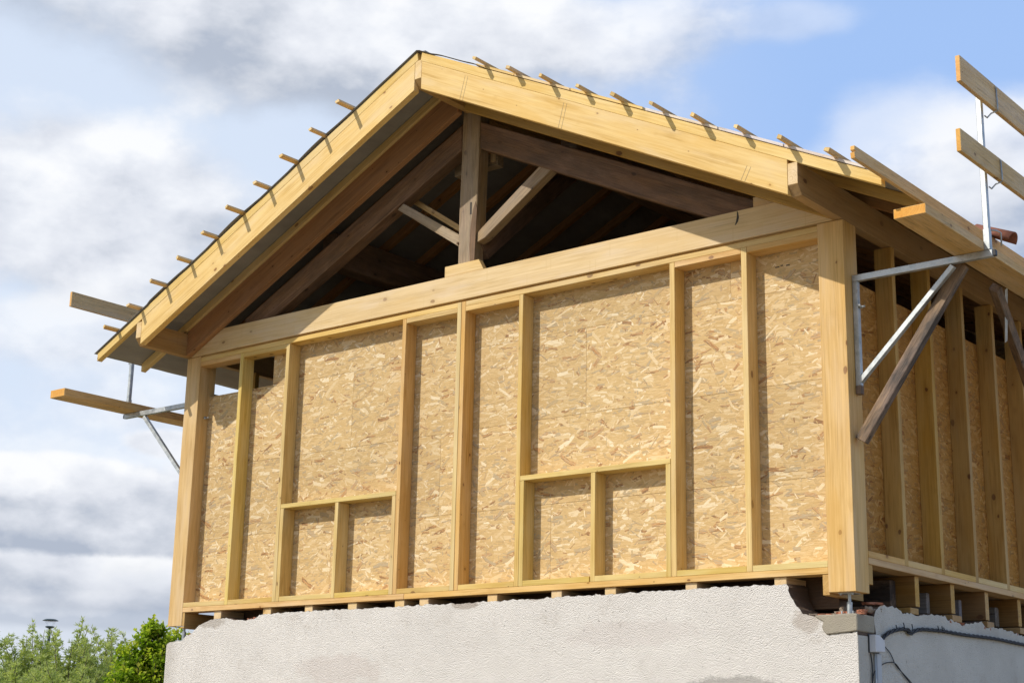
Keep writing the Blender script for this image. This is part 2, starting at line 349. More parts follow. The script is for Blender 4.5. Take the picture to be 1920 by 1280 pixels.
def tube(name, pts, r, mat, parent, seg=8, cyclic=False, join=None):
    """swept round bar through points"""
    bm = bmesh.new(); P = [Vector(p) for p in pts]; c = P[0].copy(); rings = []
    for i, p in enumerate(P):
        t = (P[min(i+1, len(P)-1)]-P[max(i-1, 0)]).normalized()
        a = Vector((0, 0, 1)) if abs(t.z) < .9 else Vector((0, 1, 0))
        u = t.cross(a).normalized(); v = t.cross(u)
        rings.append([bm.verts.new(p-c+(u*math.cos(k*2*math.pi/seg)+v*math.sin(k*2*math.pi/seg))*r) for k in range(seg)])
    for A, B in zip(rings, rings[1:]):
        for k in range(seg): bm.faces.new((A[k], A[(k+1) % seg], B[(k+1) % seg], B[k]))
    bm.faces.new(rings[0]); bm.faces.new(rings[-1][::-1])
    bmesh.ops.recalc_face_normals(bm, faces=bm.faces[:])
    for f in bm.faces: f.smooth = True
    me = bpy.data.meshes.new(name); bm.to_mesh(me); bm.free()
    return link(name, me, mat, Matrix.Translation(c), parent)

# ------------------------------------------------------------------ timber house
HOUSE = empty('timber_house', (XR, .1, 0), 'timber frame house shell under construction with open gable, standing on the white rendered wall', 'house')
Pt = HOUSE
SD = .14                                                              # stud depth
# corner posts on steel feet
lp = box('corner_post', 0, .2, 0, .2, -.124, H-.003, 'post', Pt)
rp = box('corner_post', L-.2, L, 0, .2, -.124, H-.003, 'post', Pt)
for o, x, z in ((lp, .175, -.262), (rp, L-.1, -.275)):
    cx = x; cy = .1 if x > 1 else .06
    bm = bmesh.new()
    def cyl(bm, cx, cy, z0, z1, r, n=14):
        a = [bm.verts.new((cx+r*math.cos(i*2*math.pi/n), cy+r*math.sin(i*2*math.pi/n), z0)) for i in range(n)]
        b = [bm.verts.new((v.co.x, v.co.y, z1)) for v in a]
        for i in range(n): bm.faces.new((a[i], a[(i+1) % n], b[(i+1) % n], b[i]))
        bm.faces.new(a[::-1]); bm.faces.new(b)
    def bx(bm, x0, x1, y0, y1, z0, z1):
        v = [bm.verts.new((a, b, c)) for a in (x0, x1) for b in (y0, y1) for c in (z0, z1)]
        for f in BF: bm.faces.new([v[i] for i in f])
    cyl(bm, cx, cy, z+.006, -.13, .011); cyl(bm, cx, cy, z+.006, z+.09, .019); bx(bm, cx-.06, cx+.06, cy-.05, cy+.05, z, z+.006); bx(bm, cx-.055, cx+.055, cy-.055, cy+.055, -.13, -.1245)
    for sx in (-.042, .042): cyl(bm, cx+sx, cy-.035, z+.006, z+.03, .006, 6); cyl(bm, cx+sx, cy-.04, -.139, -.13, .009, 6)
    bmesh.ops.recalc_face_normals(bm, faces=bm.faces[:])
    me = bpy.data.meshes.new('steel_foot'); bm.to_mesh(me); bm.free(); link('steel_foot', me, 'galv', Matrix.Identity(4), o)
# threaded rod sticking out of the left post
tube('bolt', [(.203, .10, 1.88), (.258, .10, 1.88)], .006, 'galv', lp); tube('bolt_nut', [(.2, .10, 1.88), (.215, .10, 1.88)], .016, 'galv', lp, 6)

# front wall plates
box('sole_plate', .2, 3.03, 0, SD, 0, .045, 'stud', Pt); box('sole_plate', 3.033, L-.2, 0, SD, 0, .045, 'stud', Pt)
box('top_plate', .2, 3.528, .002, SD, 2.425, 2.468, 'stud', Pt); box('top_plate', 3.62, L-.2, .002, SD, 2.425, 2.468, 'stud', Pt)
studs = [(.783, .828, 'green'), (1.425, 1.470, 'green'), (2.898, 2.941, 'stud'), (3.529, 3.573, 'green'), (3.576, 3.619, 'stud'), (4.200, 4.242, 'stud'), (5.667, 5.712, 'stud'), (6.294, 6.341, 'stud')]
for i, (a, b, m) in enumerate(studs):
    top = 2.468 if i in (3, 4) else 2.423
    box('stud', a, b, -.001 if i % 2 else .0005, SD, .046, top, m, Pt)
# bottom noggings and short top pieces between the studs
def pieces(zz0, zz1, spans, name, m):
    for a, b in spans: box(name, a+.001, b-.001, .001, SD-.001, zz0, zz1, m, Pt)
pieces(.046, .089, [(.2, .783), (.828, 1.425), (1.515, 2.17), (2.21, 2.852), (2.941, 3.529), (3.619, 4.2), (4.284, 4.930), (4.972, 5.624), (5.712, 6.294), (6.341, L-.2)], 'bottom_rail', 'green')
pieces(2.381, 2.424, [(.2, .783), (.828, 1.425), (2.941, 3.529), (3.619, 4.2), (5.712, 6.294), (6.341, L-.2)], 'upper_rail', 'stud')
# two window openings: jack studs, middle stud and sill
for a, b, c, d in ((1.472, 1.514, 2.852, 2.895), (4.244, 4.285, 5.622, 5.664)):
    box('jack_stud', a, b, 0, SD, .046, .876, 'green', Pt); box('jack_stud', c, d, 0, SD, .046, .876, 'green', Pt)
    mm = (a+d)/2+.006
    box('jack_stud', mm-.021, mm+.021, .0, SD, .046, .876, 'green', Pt)
    box('window_rail', a, d, -.001, SD, .8775, .917, 'green', Pt, endmat='green')

# OSB sheathing boards behind the studs (staggered joints)
rows = [(.02, .6925, [.2, 2.0, 4.45, L-.15]), (.6945, 1.3865, [.2, .78, 3.262, 5.762, L-.15]), (1.3885, 2.083, [.2, 2.186, 4.785, L-.15]), (2.0845, 2.45, [1.108, 3.65, 6.12, L-.15])]
rows[2] = (1.3885, 2.083, [.2, 2.186, 4.785, L-.15])
for z0, z1, xs in rows:
    for a, b in zip(xs, xs[1:]):
        box('osb_board', a+.0008, b-.0008, SD+.001, SD+.013, z0, z1, 'osb', Pt, grain=0, bevel=.0008)
# leftmost bays: the boards stop lower, so the third row is cut at 2.098
box('osb_board', .2, 1.107, SD+.001, SD+.013, 2.0845, 2.099, 'osb', Pt, grain=0, bevel=.0008)
# tiny stamped marks and pencil strokes
for k, (a, w_) in enumerate(((6.50, .034), (6.545, .02), (6.59, .03))):
    box('stamp_mark', a, a+w_, SD-.0006, SD+.0005, 2.268+.006*(k % 2), 2.276+.006*(k % 2), 'mark', Pt, bevel=0)

# tie beam, king post packer
box('tie_beam', .0, L-.0015, -.012, .155, H+.0015, 2.715, 'beam', Pt)
box('shadow_gap_board', .2, L-.2, .02, SD, 2.469, H, 'stud', Pt)
prism('packer_block', [(3.377, 2.7165), (3.813, 2.7165), (3.757, 2.812), (3.377, 2.812)], -.008, .045, (1, 0, 0), 'beam', Pt)
prism('packer_block', [(3.36, 2.7165), (3.93, 2.7165), (3.90, 2.76), (3.36, 2.76)], .10, .15, (1, 0, 0), 'beam', Pt)
box('packer_block', 6.40, 6.60, .01, .12, 2.7165, 2.80, 'beam', Pt)
# beam crack
prism('timber_crack', [(6.276, 2.715), (6.286, 2.70), (6.292, 2.66), (6.283, 2.63), (6.268, 2.612), (6.255, 2.605), (6.266, 2.635), (6.274, 2.67)], -.0128, -.0115, (0, 0, 1), 'mark', Pt, bevel=0)

# old truss at the gable
kp = [(3.472, 2.8125), (3.652, 2.8125), (3.658, 3.2), (3.672, 4.2), (3.672, 4.32), (3.48, 4.32), (3.472, 3.3)]
kpo = prism('king_post', [(3.470, 2.80), (3.652, 2.80), (3.640, 2.95), (3.664, 3.12), (3.668, 3.4), (3.676, 3.8), (3.680, 4.33), (3.480, 4.33), (3.478, 3.8), (3.468, 3.3)], .052, .185, (0, 0, 1), 'old', Pt, bevel=.006)
box('mortise_shade', 3.592, 3.612, .0505, .056, 3.262, 3.372, 'mark', kpo, bevel=0)  # flat dark slip painting the shade inside the mortise hole
# wane: bark edge sliver along the lower right corner
prism('wane_edge', [(3.61, 2.815), (3.658, 2.815), (3.662, 3.0), (3.668, 3.2), (3.672, 3.30), (3.655, 3.37), (3.628, 3.30), (3.605, 3.15), (3.598, 2.98)], .049, .0525, (0, 0, 1), 'olddark', kpo, bevel=0)
def zlow(x): return 3.866-K*abs(x-3.709)
prism('old_rafter', [(3.68, zlow(3.68)), (6.39, zlow(6.39)), (6.39, zlow(6.39)+.25), (3.68, zlow(3.68)+.25)], .055, .17, (1, 0, -K), 'olddark', Pt, .008)
def zl2(x): return 3.888-K*(3.472-x)
prism('old_rafter', [(.75, zl2(.75)), (3.468, zl2(3.468)), (3.468, zl2(3.468)+.235), (.75, zl2(.75)+.235)], .055, .19, (1, 0, K), 'olddark', Pt, .008)
prism('truss_strut', [(3.668, 3.0), (3.668, 3.09), (3.70, 3.115), (4.345, 3.555), (4.475, 3.495), (3.75, 3.025)], .07, .16, (1, 0, .68), 'old', Pt, .004)
prism('truss_strut', [(3.468, 2.998), (3.468, 3.105), (2.79, 3.535), (2.72, 3.492)], .06, .10, (-1, 0, .6), 'old', Pt, .003)
bar('lath_strut', (3.30, .30, 3.245), (2.66, .30, 3.675), .03, .05, 'plank', Pt)
bar('ridge_brace', (3.60, .19, 2.95), (3.575, 1.5, 4.10), .12, .14, 'olddark', Pt)
box('cleat', 3.20, 3.70, .28, .36, 3.765, 3.885, 'old', Pt)
box('cleat', 3.64, 3.68, .25, .278, 3.80, 3.92, 'beam', Pt)
box('dowel', 3.457, 3.475, .04, .062, 3.015, 3.035, 'olddark', kpo, bevel=.002)

# purlins with chamfered ends
YF = -.638; YB = 8.6
def purlin(x0, x1, zb, zt):
    return prismX('purlin', [(YF, zt), (YF, zb+.07), (YF+.057, zb), (YB, zb), (YB, zt)], x0, x1, (0, 1, 0), 'purlin', Pt, endmat='beam')  # eaves shade is put into the purlin colour; sunlit ends stay pale
purlin(-.010, .0665, H, 2.712); purlin(L-.0755, L, H, 2.712); purlin(3.528, 3.604, 4.215, 4.452)
# deep gable rafters: flying pair and the pair on the wall line
def deepL(y0, y1, m):
    zb = lambda x: 2.485+K*(x-.0665)
    prism('gable_rafter', [(.068, zb(.068)), (3.527, zb(3.527)), (3.527, zb(3.527)+.2505), (.068, zb(.068)+.2505)], y0, y1, (1, 0, K), m, Pt)
def deepR(y0, y1, m):
    zb = lambda x: 2.490+K*(7.0455-x)
    return prism('gable_rafter', [(3.605, zb(3.605)), (7.0455, zb(7.0455)), (7.0455, zb(7.0455)+.2505), (3.605, zb(3.605)+.2505)], y0, y1, (1, 0, -K), m, Pt)
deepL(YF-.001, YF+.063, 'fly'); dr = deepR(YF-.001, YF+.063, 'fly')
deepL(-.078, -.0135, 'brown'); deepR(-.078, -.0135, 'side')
# pencil marks across the flying rafter
for x in (4.045, 4.075, 5.07, 5.10, 6.68, 6.71):
    zb = 2.490+K*(7.0455-x); y_ = YF-.0016
    prism('pencil_mark', [(x, zb+.002), (x+.0035, zb+.001), (x+.055, zb+(.10 if x > 5.5 else .20)), (x+.0515, zb+(.10 if x > 5.5 else .20))], y_, y_+.0005, (1, 0, 2), 'pencil', dr, bevel=0)
# common rafters
def ztop(x): return 4.540-K*abs(x-XR)
ys = [YF-.0025+.533*i for i in range(18)]
for i, y in enumerate(ys):
    e = .0 if i else .0
    rm = 'fly' if i < 2 else 'brown'; xl = -.592 if i < 2 else -.02  # inner rafters turn brown: interior shade put into the wood colour
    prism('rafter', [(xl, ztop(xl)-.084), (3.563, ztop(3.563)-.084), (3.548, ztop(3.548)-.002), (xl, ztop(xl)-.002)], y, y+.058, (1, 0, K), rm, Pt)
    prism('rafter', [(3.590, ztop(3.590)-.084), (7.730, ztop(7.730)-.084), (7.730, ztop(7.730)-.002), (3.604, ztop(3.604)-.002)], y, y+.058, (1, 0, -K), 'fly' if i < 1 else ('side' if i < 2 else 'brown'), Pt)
# mid purlins inside
for x0, x1, z0, z1 in ((4.45, 4.63, 3.56, 3.90), (1.62, 1.80, 3.18, 3.50)):
    box('old_purlin', x0, x1, .2, YB, z0, z1, 'olddark', Pt, bevel=.01)
# underlay
def sheet(name, xs, zf, ys_, mat, thick=.002):
    bm = bmesh.new(); grid = [[bm.verts.new((x, y, zf(x, y))) for y in ys_] for x in xs]
    for i in range(len(xs)-1):
        for j in range(len(ys_)-1): bm.faces.new((grid[i][j], grid[i+1][j], grid[i+1][j+1], grid[i][j+1]))
    bmesh.ops.recalc_face_normals(bm, faces=bm.faces[:])
    if sum(f.normal.z for f in bm.faces) < 0: bmesh.ops.reverse_faces(bm, faces=bm.faces[:])
    r = bmesh.ops.extrude_face_region(bm, geom=bm.faces[:])
    for v in r['geom']:
        if isinstance(v, bmesh.types.BMVert): v.co.z += thick
    bmesh.ops.recalc_face_normals(bm, faces=bm.faces[:])
    for f in bm.faces: f.smooth = True
    me = bpy.data.meshes.new(name); bm.to_mesh(me); bm.free()
    return link(name, me, mat, Matrix.Identity(4), Pt)
def memz(side):
    def f(x, y):
        t = ((y-ys[0]-.03) % .533)/.533
        sag = -.014*math.sin(math.pi*t)**2*min(1, max(0, (x+.5)*2.5))*min(1, max(0, (7.6-x)*2.5)) if y > -.58 else 0
        z = ztop(x)+.002+sag*(1+.6*noise.noise((x*1.3, y*2, 3)))+.0035*noise.noise((x*4, y*5, 1)) * (0 if y < -.55 else 1)
        if y < -.56:
            if side < 0: z += .004+.030*max(0, noise.noise((x*1.9, 2.2, 5))+.28)*(1 if x > .15 else .05)
            else: z += .004+.026*max(0, noise.noise((x*3.1, 8.2, 5))+.15)*(1 if x < 4.7 else .05)
        return z
    return f
yy = [-.658, -.64, -.61, -.585]+[-.55+.0666*i for i in range(136)]
sheet('roof_underlay', [-.625+(XR+.03+.625)*i/110 for i in range(111)], memz(-1), yy, 'membrane')
sheet('roof_underlay', [XR+.034+(7.74-XR-.034)*i/110 for i in range(111)], lambda x, y: memz(1)(x, max(y, -.555))-(.003 if y < -.58 else 0), [-.630]+yy[3:], 'membrane')
sheet('underlay_edge', [XR+.034+(.72)*i/40 for i in range(41)], lambda x, y: ztop(x)+.003+.020*max(0, noise.noise((x*5.1, 8.2, 5))+.2)+(0 if y > -.64 else .002), [-.658, -.65, -.62], 'membrane')
# ridge flap closing the joint
solid('ridge_flap', [(XR-.03, -.62, ztop(XR)+.0), (XR+.06, -.62, ztop(XR)-.01), (XR+.06, YB, ztop(XR)-.01), (XR-.03, YB, ztop(XR)+.0), (XR-.03, -.62, ztop(XR)+.006), (XR+.06, -.62, ztop(XR)-.004), (XR+.06, YB, ztop(XR)-.004), (XR-.03, YB, ztop(XR)+.006)],
      [(0, 1, 2, 3), (4, 7, 6, 5), (0, 4, 5, 1), (1, 5, 6, 2), (2, 6, 7, 3), (3, 7, 4, 0)], (0, 1, 0), 'membrane', Pt, 0)
# counter battens
def slopebar(name, xa, xb, y0, y1, lift, th, mat, par=Pt, bevel=.0015):
    g_ = (1, 0, K if xb <= XR+.1 else -K)
    return prism(name, [(xa, ztop(xa)+lift), (xb, ztop(xb)+lift), (xb, ztop(xb)+lift+th), (xa, ztop(xa)+lift+th)], y0, y1, g_, mat, par, bevel)
for i, y in enumerate(ys):
    if i == 0:
        slopebar('counter_batten', -.60, .13, y-.004, y+.04, .008, .013, 'counter')
        for a, b in ((4.22, 4.62), (4.625, 5.18), (5.19, 5.86), (5.885, 6.50), (6.51, 7.02), (7.03, 7.62)):
            slopebar('counter_batten', a, b, y-.004, y+.04, .004, .021+.003*random.random(), 'counter' if a > 5.2 else 'fly')
    elif i < 12:
        slopebar('counter_batten', -.60, 3.5, y+.01, y+.05, .006, .014, 'counter'); slopebar('counter_batten', 3.65, 7.6, y+.01, y+.05, .006, .014, 'counter')
# tiling battens, ends left long over the gable
bl = [(2.792, -.844), (2.446, -.823), (2.102, -.839), (1.756, -.823), (1.414, -.844), (1.069, -.819), (.717, -.807), (.375, -.83), (.026, -.804), (-.31, -.813)]
br = [(4.309, -.79), (4.65, -.772), (4.993, -.789), (5.34, -.767), (5.676, -.784), (6.04, -.817), (6.381, -.798), (6.711, -.769), (7.063, -.792), (7.413, -.791)]
def batten(x, y, sgn, lift):
    t = Vector((1, 0, -K*sgn)).normalized(); n = Vector((K*sgn, 0, 1)).normalized(); hw, hh = .019, .0135
    c = Vector((x, 0, ztop(x)+lift))+t*hw-n*hh
    v = [c+t*sx*hw+n*sz*hh+Vector((0, yy_, 0)) for yy_ in (y, YB) for sx in (-1, 1) for sz in (-1, 1)]
    skew = random.uniform(-.006, .006)
    for k in range(4): v[k] += n*random.uniform(-.004, .004)+t*random.uniform(-.004, .004)+Vector((0, skew*(1 if k < 2 else -1), 0))
    solid('batten', v, BF, (0, 1, 0), 'plank', Pt, .002, up=tuple(n), endmat='fly')
for x, y in bl: batten(x, y, -1, .045)
for x, y in br: batten(x, y, 1, .055)
# eaves board on the right slope, notched end
prismX('eaves_board', [(-1.115, 2.515), (-1.118, 2.487), (-1.095, 2.480), (-1.120, 2.470), (-1.112, 2.432), (YB, 2.432), (YB, 2.515)], 7.752, 7.782, (0, 1, 0), 'plank', Pt, .002, endmat='endgrain')

# side wall (right)
zs = .075; XS = L+.004
box('sole_plate', XS-SD, XS, .2, YB, zs, zs+.045, 'stud', Pt)
sy = [.764+.6215*i for i in range(12)]
prev = .2
for i, y in enumerate(sy):
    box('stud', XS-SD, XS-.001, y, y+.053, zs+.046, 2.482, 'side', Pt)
    box('bottom_rail', XS-SD, XS-.0005, prev+.001, y-.001, zs+.046, zs+.09, 'stud', Pt); prev = y+.053
for z0, z1, yss in ((zs, .75, [.2, 2.6, 5.1, YB]), (.752, 1.444, [.2, 1.4, 3.9, 6.4, YB]), (1.446, 2.152, [.2, 2.1, 4.6, 7.1, YB])):
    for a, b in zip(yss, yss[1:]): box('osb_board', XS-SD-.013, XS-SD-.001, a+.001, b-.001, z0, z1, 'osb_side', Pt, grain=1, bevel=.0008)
# left wall
box('sole_plate', .0, SD, .2, YB, zs, zs+.045, 'side', Pt)
for y in sy: box('stud', .001, SD, y, y+.053, zs+.046, 2.482, 'side', Pt)
for z0, z1, yss in ((zs, 1.3, [.2, 2.6, 5.1, YB]), (1.302, 2.152, [.2, 2.1, 4.6, 7.1, YB])):
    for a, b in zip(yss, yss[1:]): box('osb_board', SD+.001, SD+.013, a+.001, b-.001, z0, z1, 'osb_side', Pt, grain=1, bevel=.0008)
box('osb_board', SD+.001, SD+.013, 1.45, YB, 2.154, 2.47, 'osb_side', Pt, grain=1, bevel=.0008)  # upper strip added to block sky light from the interior
# far gable, sheathed, and timber floor, both put in to keep the interior dark
prism('osb_board', [(.0, .1), (L, .1), (L, ztop(L)-.004), (XR, 4.535), (.0, ztop(0.)-.004)], YB-.1, YB-.085, (1, 0, 0), 'osb', Pt, 0)
box('floor_board', .16, L-.16, .17, YB-.12, zs+.002, zs+.03, 'old', Pt, bevel=0)
box('rim_joist', .178, .232, .006, 1.6, -.147, -.002, 'side', Pt); box('rim_joist', L-.245, L-.195, .004, .50, -.142, -.002, 'side', Pt)
box('rim_joist', L-.165, L-.120, .2, .262, -.02, zs-.001, 'side', Pt, grain=2)
box('side_packer', L-.055, L-.002, .2015, .262, -.06, zs-.001, 'side', Pt, grain=2)
box('floor_beam', .45, L-.30, .34, .46, -.20, zs-.02, 'olddark', Pt)
jy = [.981, 1.597, 2.238, 2.90, 3.54, 4.18]
for y in jy: box('floor_joist', .45, L-.030, y, y+.070, -.144, zs-.002, 'joist', Pt, grain=0, endmat='side')
for y, w_, m in ((.885, .085, 'brace'), (1.048, .07, 'oldgrey'), (1.60-.0, .05, 'oldgrey'), (2.19, .045, 'oldgrey'), (2.90, .07, 'oldgrey')):
    yy0 = y if y < 1.1 else y-.11
    box('old_joist', L-1.1, L-.172, yy0, yy0+w_, -.150, .045 if y < 1.1 else .005, m, Pt, bevel=.006)

# ------------------------------------------------------------------ masonry wall
MAS = empty('rendered_wall', (XR, 0, GZ), 'white roughcast masonry wall with a crumbling top edge beneath the timber house', 'wall')
front = [(.0, -.300), (.015, -.285), (.04, -.269), (.226, -.263), (.25, -.235), (.286, -.208), (.31, -.214), (.363, -.194), (.395, -.165), (.423, -.145), (.47, -.122), (.51, -.110), (.60, -.084), (.674, -.076), (.75, -.078), (.826, -.073), (.88, -.082), (.93, -.098), (.991, -.094), (1.08, -.104), (1.176, -.100), (1.22, -.088), (1.255, -.072), (1.27, -.063), (1.4, -.056), (1.651, -.053), (2.18, -.054), (2.69, -.058), (3.1, -.056), (3.58, -.060), (4.05, -.057), (4.25, -.052), (4.4, -.060), (4.7, -.053), (5.154, -.052), (5.5, -.049), (5.853, -.051), (6.0, -.046), (6.291, -.051), (6.40, -.049), (6.509, -.054), (6.60, -.058), (6.619, -.069), (6.614, -.10), (6.628, -.131), (6.65, -.165), (6.674, -.202), (6.70, -.232), (6.721, -.259), (6.77, -.268), (6.811, -.276), (6.85, -.30), (6.878, -.321), (6.865, -.345), (6.872, -.365), (6.90, -.385), (6.915, -.402), (6.99, -.398), (7.06, -.392), (L-.004, -.388)]
def ragged(pts, amp, step=.018):
    out = []
    for (a, b), (c, d) in zip(pts, pts[1:]):
        n = max(1, int(math.hypot(c-a, d-b)/step))
        for i in range(n):
            t = i/n; x = a+(c-a)*t; z = b+(d-b)*t
            out.append((x, z+amp*(noise.noise((x*28, z*28, 1.7))+.5*noise.noise((x*75, z*60, 4)))))
    out.append(pts[-1]); return out
def wallsolid(name, prof, const0, const1, axis, zb, mats, parent):
    """profile (s,z) extruded between const0 (outer) and const1 (inner)"""
    bm = bmesh.new(); prof = [(prof[0][0], zb)]+prof+[(prof[-1][0], zb)]
    mk = (lambda s, c, z: (s, c, z)) if axis == 'y' else (lambda s, c, z: (c, s, z))
    A = [bm.verts.new(mk(s, const0, z)) for s, z in prof]
    B = [bm.verts.new(mk(s+.02*noise.noise((s*9, z*9, 2)), const1, z+(.03*noise.noise((s*11, z*7, 8)) if z > zb+.1 else 0))) for s, z in prof]
    fa = bm.faces.new(A); fb = bm.faces.new(B[::-1])
    for i in range(len(A)):
        j = (i+1) % len(A); f = bm.faces.new((A[i], A[j], B[j], B[i])); f.material_index = 1
    bmesh.ops.recalc_face_normals(bm, faces=bm.faces[:]); bmesh.ops.triangulate(bm, faces=[f for f in bm.faces if len(f.verts) > 4])
    me = bpy.data.meshes.new(name); bm.to_mesh(me); bm.free()
    return link(name, me, mats, Matrix.Identity(4), parent)
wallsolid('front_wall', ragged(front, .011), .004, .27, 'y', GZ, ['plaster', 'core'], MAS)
sidep = [(.275, -.395), (.262, -.33), (.242, -.291), (.27, -.245), (.30, -.222), (.33, -.20), (.36, -.196), (.402, -.188), (.46, -.193), (.52, -.183), (.60, -.187), (.64, -.193), (.673, -.205), (.70, -.222), (.73, -.215), (.788, -.200), (.85, -.212), (.93, -.218), (1.0, -.205), (1.09, -.193), (1.13, -.186), (1.3, -.178), (1.406, -.182), (1.46, -.205), (1.52, -.204), (1.60, -.205), (1.694, -.225), (1.75, -.212), (1.866, -.198), (1.95, -.184), (2.076, -.176), (2.11, -.19), (2.158, -.212), (2.25, -.205), (2.35, -.20), (2.431, -.192), (2.6, -.20), (2.75, -.212), (2.915, -.222), (3.4, -.21), (4.5, -.2), (YB, -.2)]
wallsolid('side_wall', ragged(sidep, .014), L-.001, L-.28, 'x', GZ, ['plaster2', 'core'], MAS)
box('side_wall', L-.28, L-.001, .005, .275, GZ, -.41, 'plaster2', MAS, bevel=0)
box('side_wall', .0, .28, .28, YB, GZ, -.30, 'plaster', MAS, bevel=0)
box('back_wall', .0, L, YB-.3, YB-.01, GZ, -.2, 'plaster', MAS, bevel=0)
box('light_seal_floor', .2, L-.25, .25, YB-.2, -.42, -.36, 'core', MAS, bevel=0)  # slab added to seal light out below the timber floor
# corner pad of fresh mortar with a rough lower edge
pad = [(6.90, -.402), (6.872, -.372), (6.868, -.342), (6.882, -.318), (6.84, -.296), (6.811, -.276), (6.86, -.270), (6.95, -.272), (7.05, -.268), (7.126, -.271), (7.128, -.33), (7.126, -.384), (7.06, -.390), (6.98, -.396)]
wallp = [(x+.002*noise.noise((x*40, z*40, 0)), z) for x, z in pad]
prism('concrete_pad', wallp, -.010, .25, (1, 0, 0), 'concrete', MAS, .006)
# broken brick and rubble left on the wall head
def rock(name, c, s, mat, seed, parent=MAS):
    bm = bmesh.new(); bmesh.ops.create_cube(bm, size=1.); bmesh.ops.subdivide_edges(bm, edges=bm.edges[:], cuts=2, use_grid_fill=True)
    for v in bm.verts:
        d = noise.noise_vector(v.co*2.1+Vector((seed, seed*.7, 0)))
        v.co += d*.28
        v.co = Vector((v.co.x*s[0], v.co.y*s[1], v.co.z*s[2]))
    me = bpy.data.meshes.new(name); bm.to_mesh(me); bm.free()
    return link(name, me, mat, Matrix.Translation(c) @ Matrix.Rotation(seed, 4, 'Z'), parent)
rr = random.Random(3)
for i in range(9): rock('brick_fragment', (6.74+.05*i+rr.uniform(-.01, .01), .05+rr.uniform(0, .14), -.262+rr.uniform(0, .012)), (.06, .05, .018), 'brick' if i % 3 else 'brown_scrap', i+1.)
for i in range(7): rock('brick_fragment', (7.07+rr.uniform(-.08, .03), .22+.035*i, -.245+.012*i*.5), (.05, .05, .022), 'brick' if i % 2 else 'brown_scrap', i+11.)
for i in range(12): rock('mortar_lump', (6.85+rr.uniform(0, .25), .20+rr.uniform(0, .25), -.26+rr.uniform(0, .04)), (.045, .045, .04), 'brown_scrap', i+21.)
for i in range(8): rock('mortar_lump', (.28+i*.07, .02+rr.uniform(0, .12), -.205+.016*i+rr.uniform(0, .008)), (.035, .04, .022), 'brown_scrap' if i % 3 else 'brick', i+41.)
for i in range(5): rock('brick_fragment', (1.05+i*.045, .03+rr.uniform(0, .1), -.098+rr.uniform(0, .012)), (.03, .04, .018), 'brick', i+61.)
for i, y in enumerate((1.5, 1.62, 1.74, 2.14, 2.22, 2.8)): rock('brick_fragment', (L-.03, y, -.213), (.04, .06, .018), 'brick', i+71.)
rock('brick_fragment', (7.08, .33, -.178), (.05, .12, .014), 'brick', 81.)

# shims on the wall head
def shim(x0, x1, y0, y1, z0, z1, label, grp, m='side', grain=1):
    o = box('wooden_shim', x0, x1, y0, y1, z0, z1, m, None, grain=grain); return tag(o, label, 'wooden shim', grp)
place = ['shim block nearest the left corner post, under the sole plate',
 'second shim block from the left post, between sole plate and wall top', 'third shim block from the left post, under the left window frame',
 'fourth shim block from the left post, below the right half of the left window frame', 'shim block left of the joint in the sole plate, one of a close pair',
 'shim block right of the joint in the sole plate, one of a close pair', 'shim block below the bay left of the right window frame',
 'shim block below the left opening of the right window frame', 'shim block below the middle stud of the right window frame',
 'shim block below the last full stud bay before the right corner', 'shim block nearest the right corner post, on the broken end of the wall']
fs = [(.630, .728, -.076), (1.297, 1.400, -.060), (1.835, 1.932, -.060), (2.369, 2.474, -.060), (2.919, 3.025, -.060), (3.195, 3.296, -.062), (3.923, 4.022, -.062), (4.561, 4.660, -.062), (5.063, 5.163, -.060), (5.774, 5.870, -.060), (6.499, 6.593, -.060)]
for (a, b, z), lab in zip(fs, place): shim(a, b, .018+random.uniform(-.004, .004), .30, z, -.0015, lab, 'shims between the white wall and the front sole plate', 'beam', 1)
sl = ['shim under the first floor joist end right of the corner post', 'shim under the second floor joist end from the corner post', 'shim under the third floor joist end from the corner post', 'shim under the last visible floor joist end at the right picture edge']
for (y, w_, z), lab in zip(((.835, .135, -.206), (1.548, .170, -.205), (2.195, .135, -.205), (2.86, .13, -.205)), sl):
    shim(L-.17, L-.004, y, y+w_, z, z+.044 if y < 1 else z+.048, lab+'', 'shims under the floor joists on the side wall', 'purlin', 0)

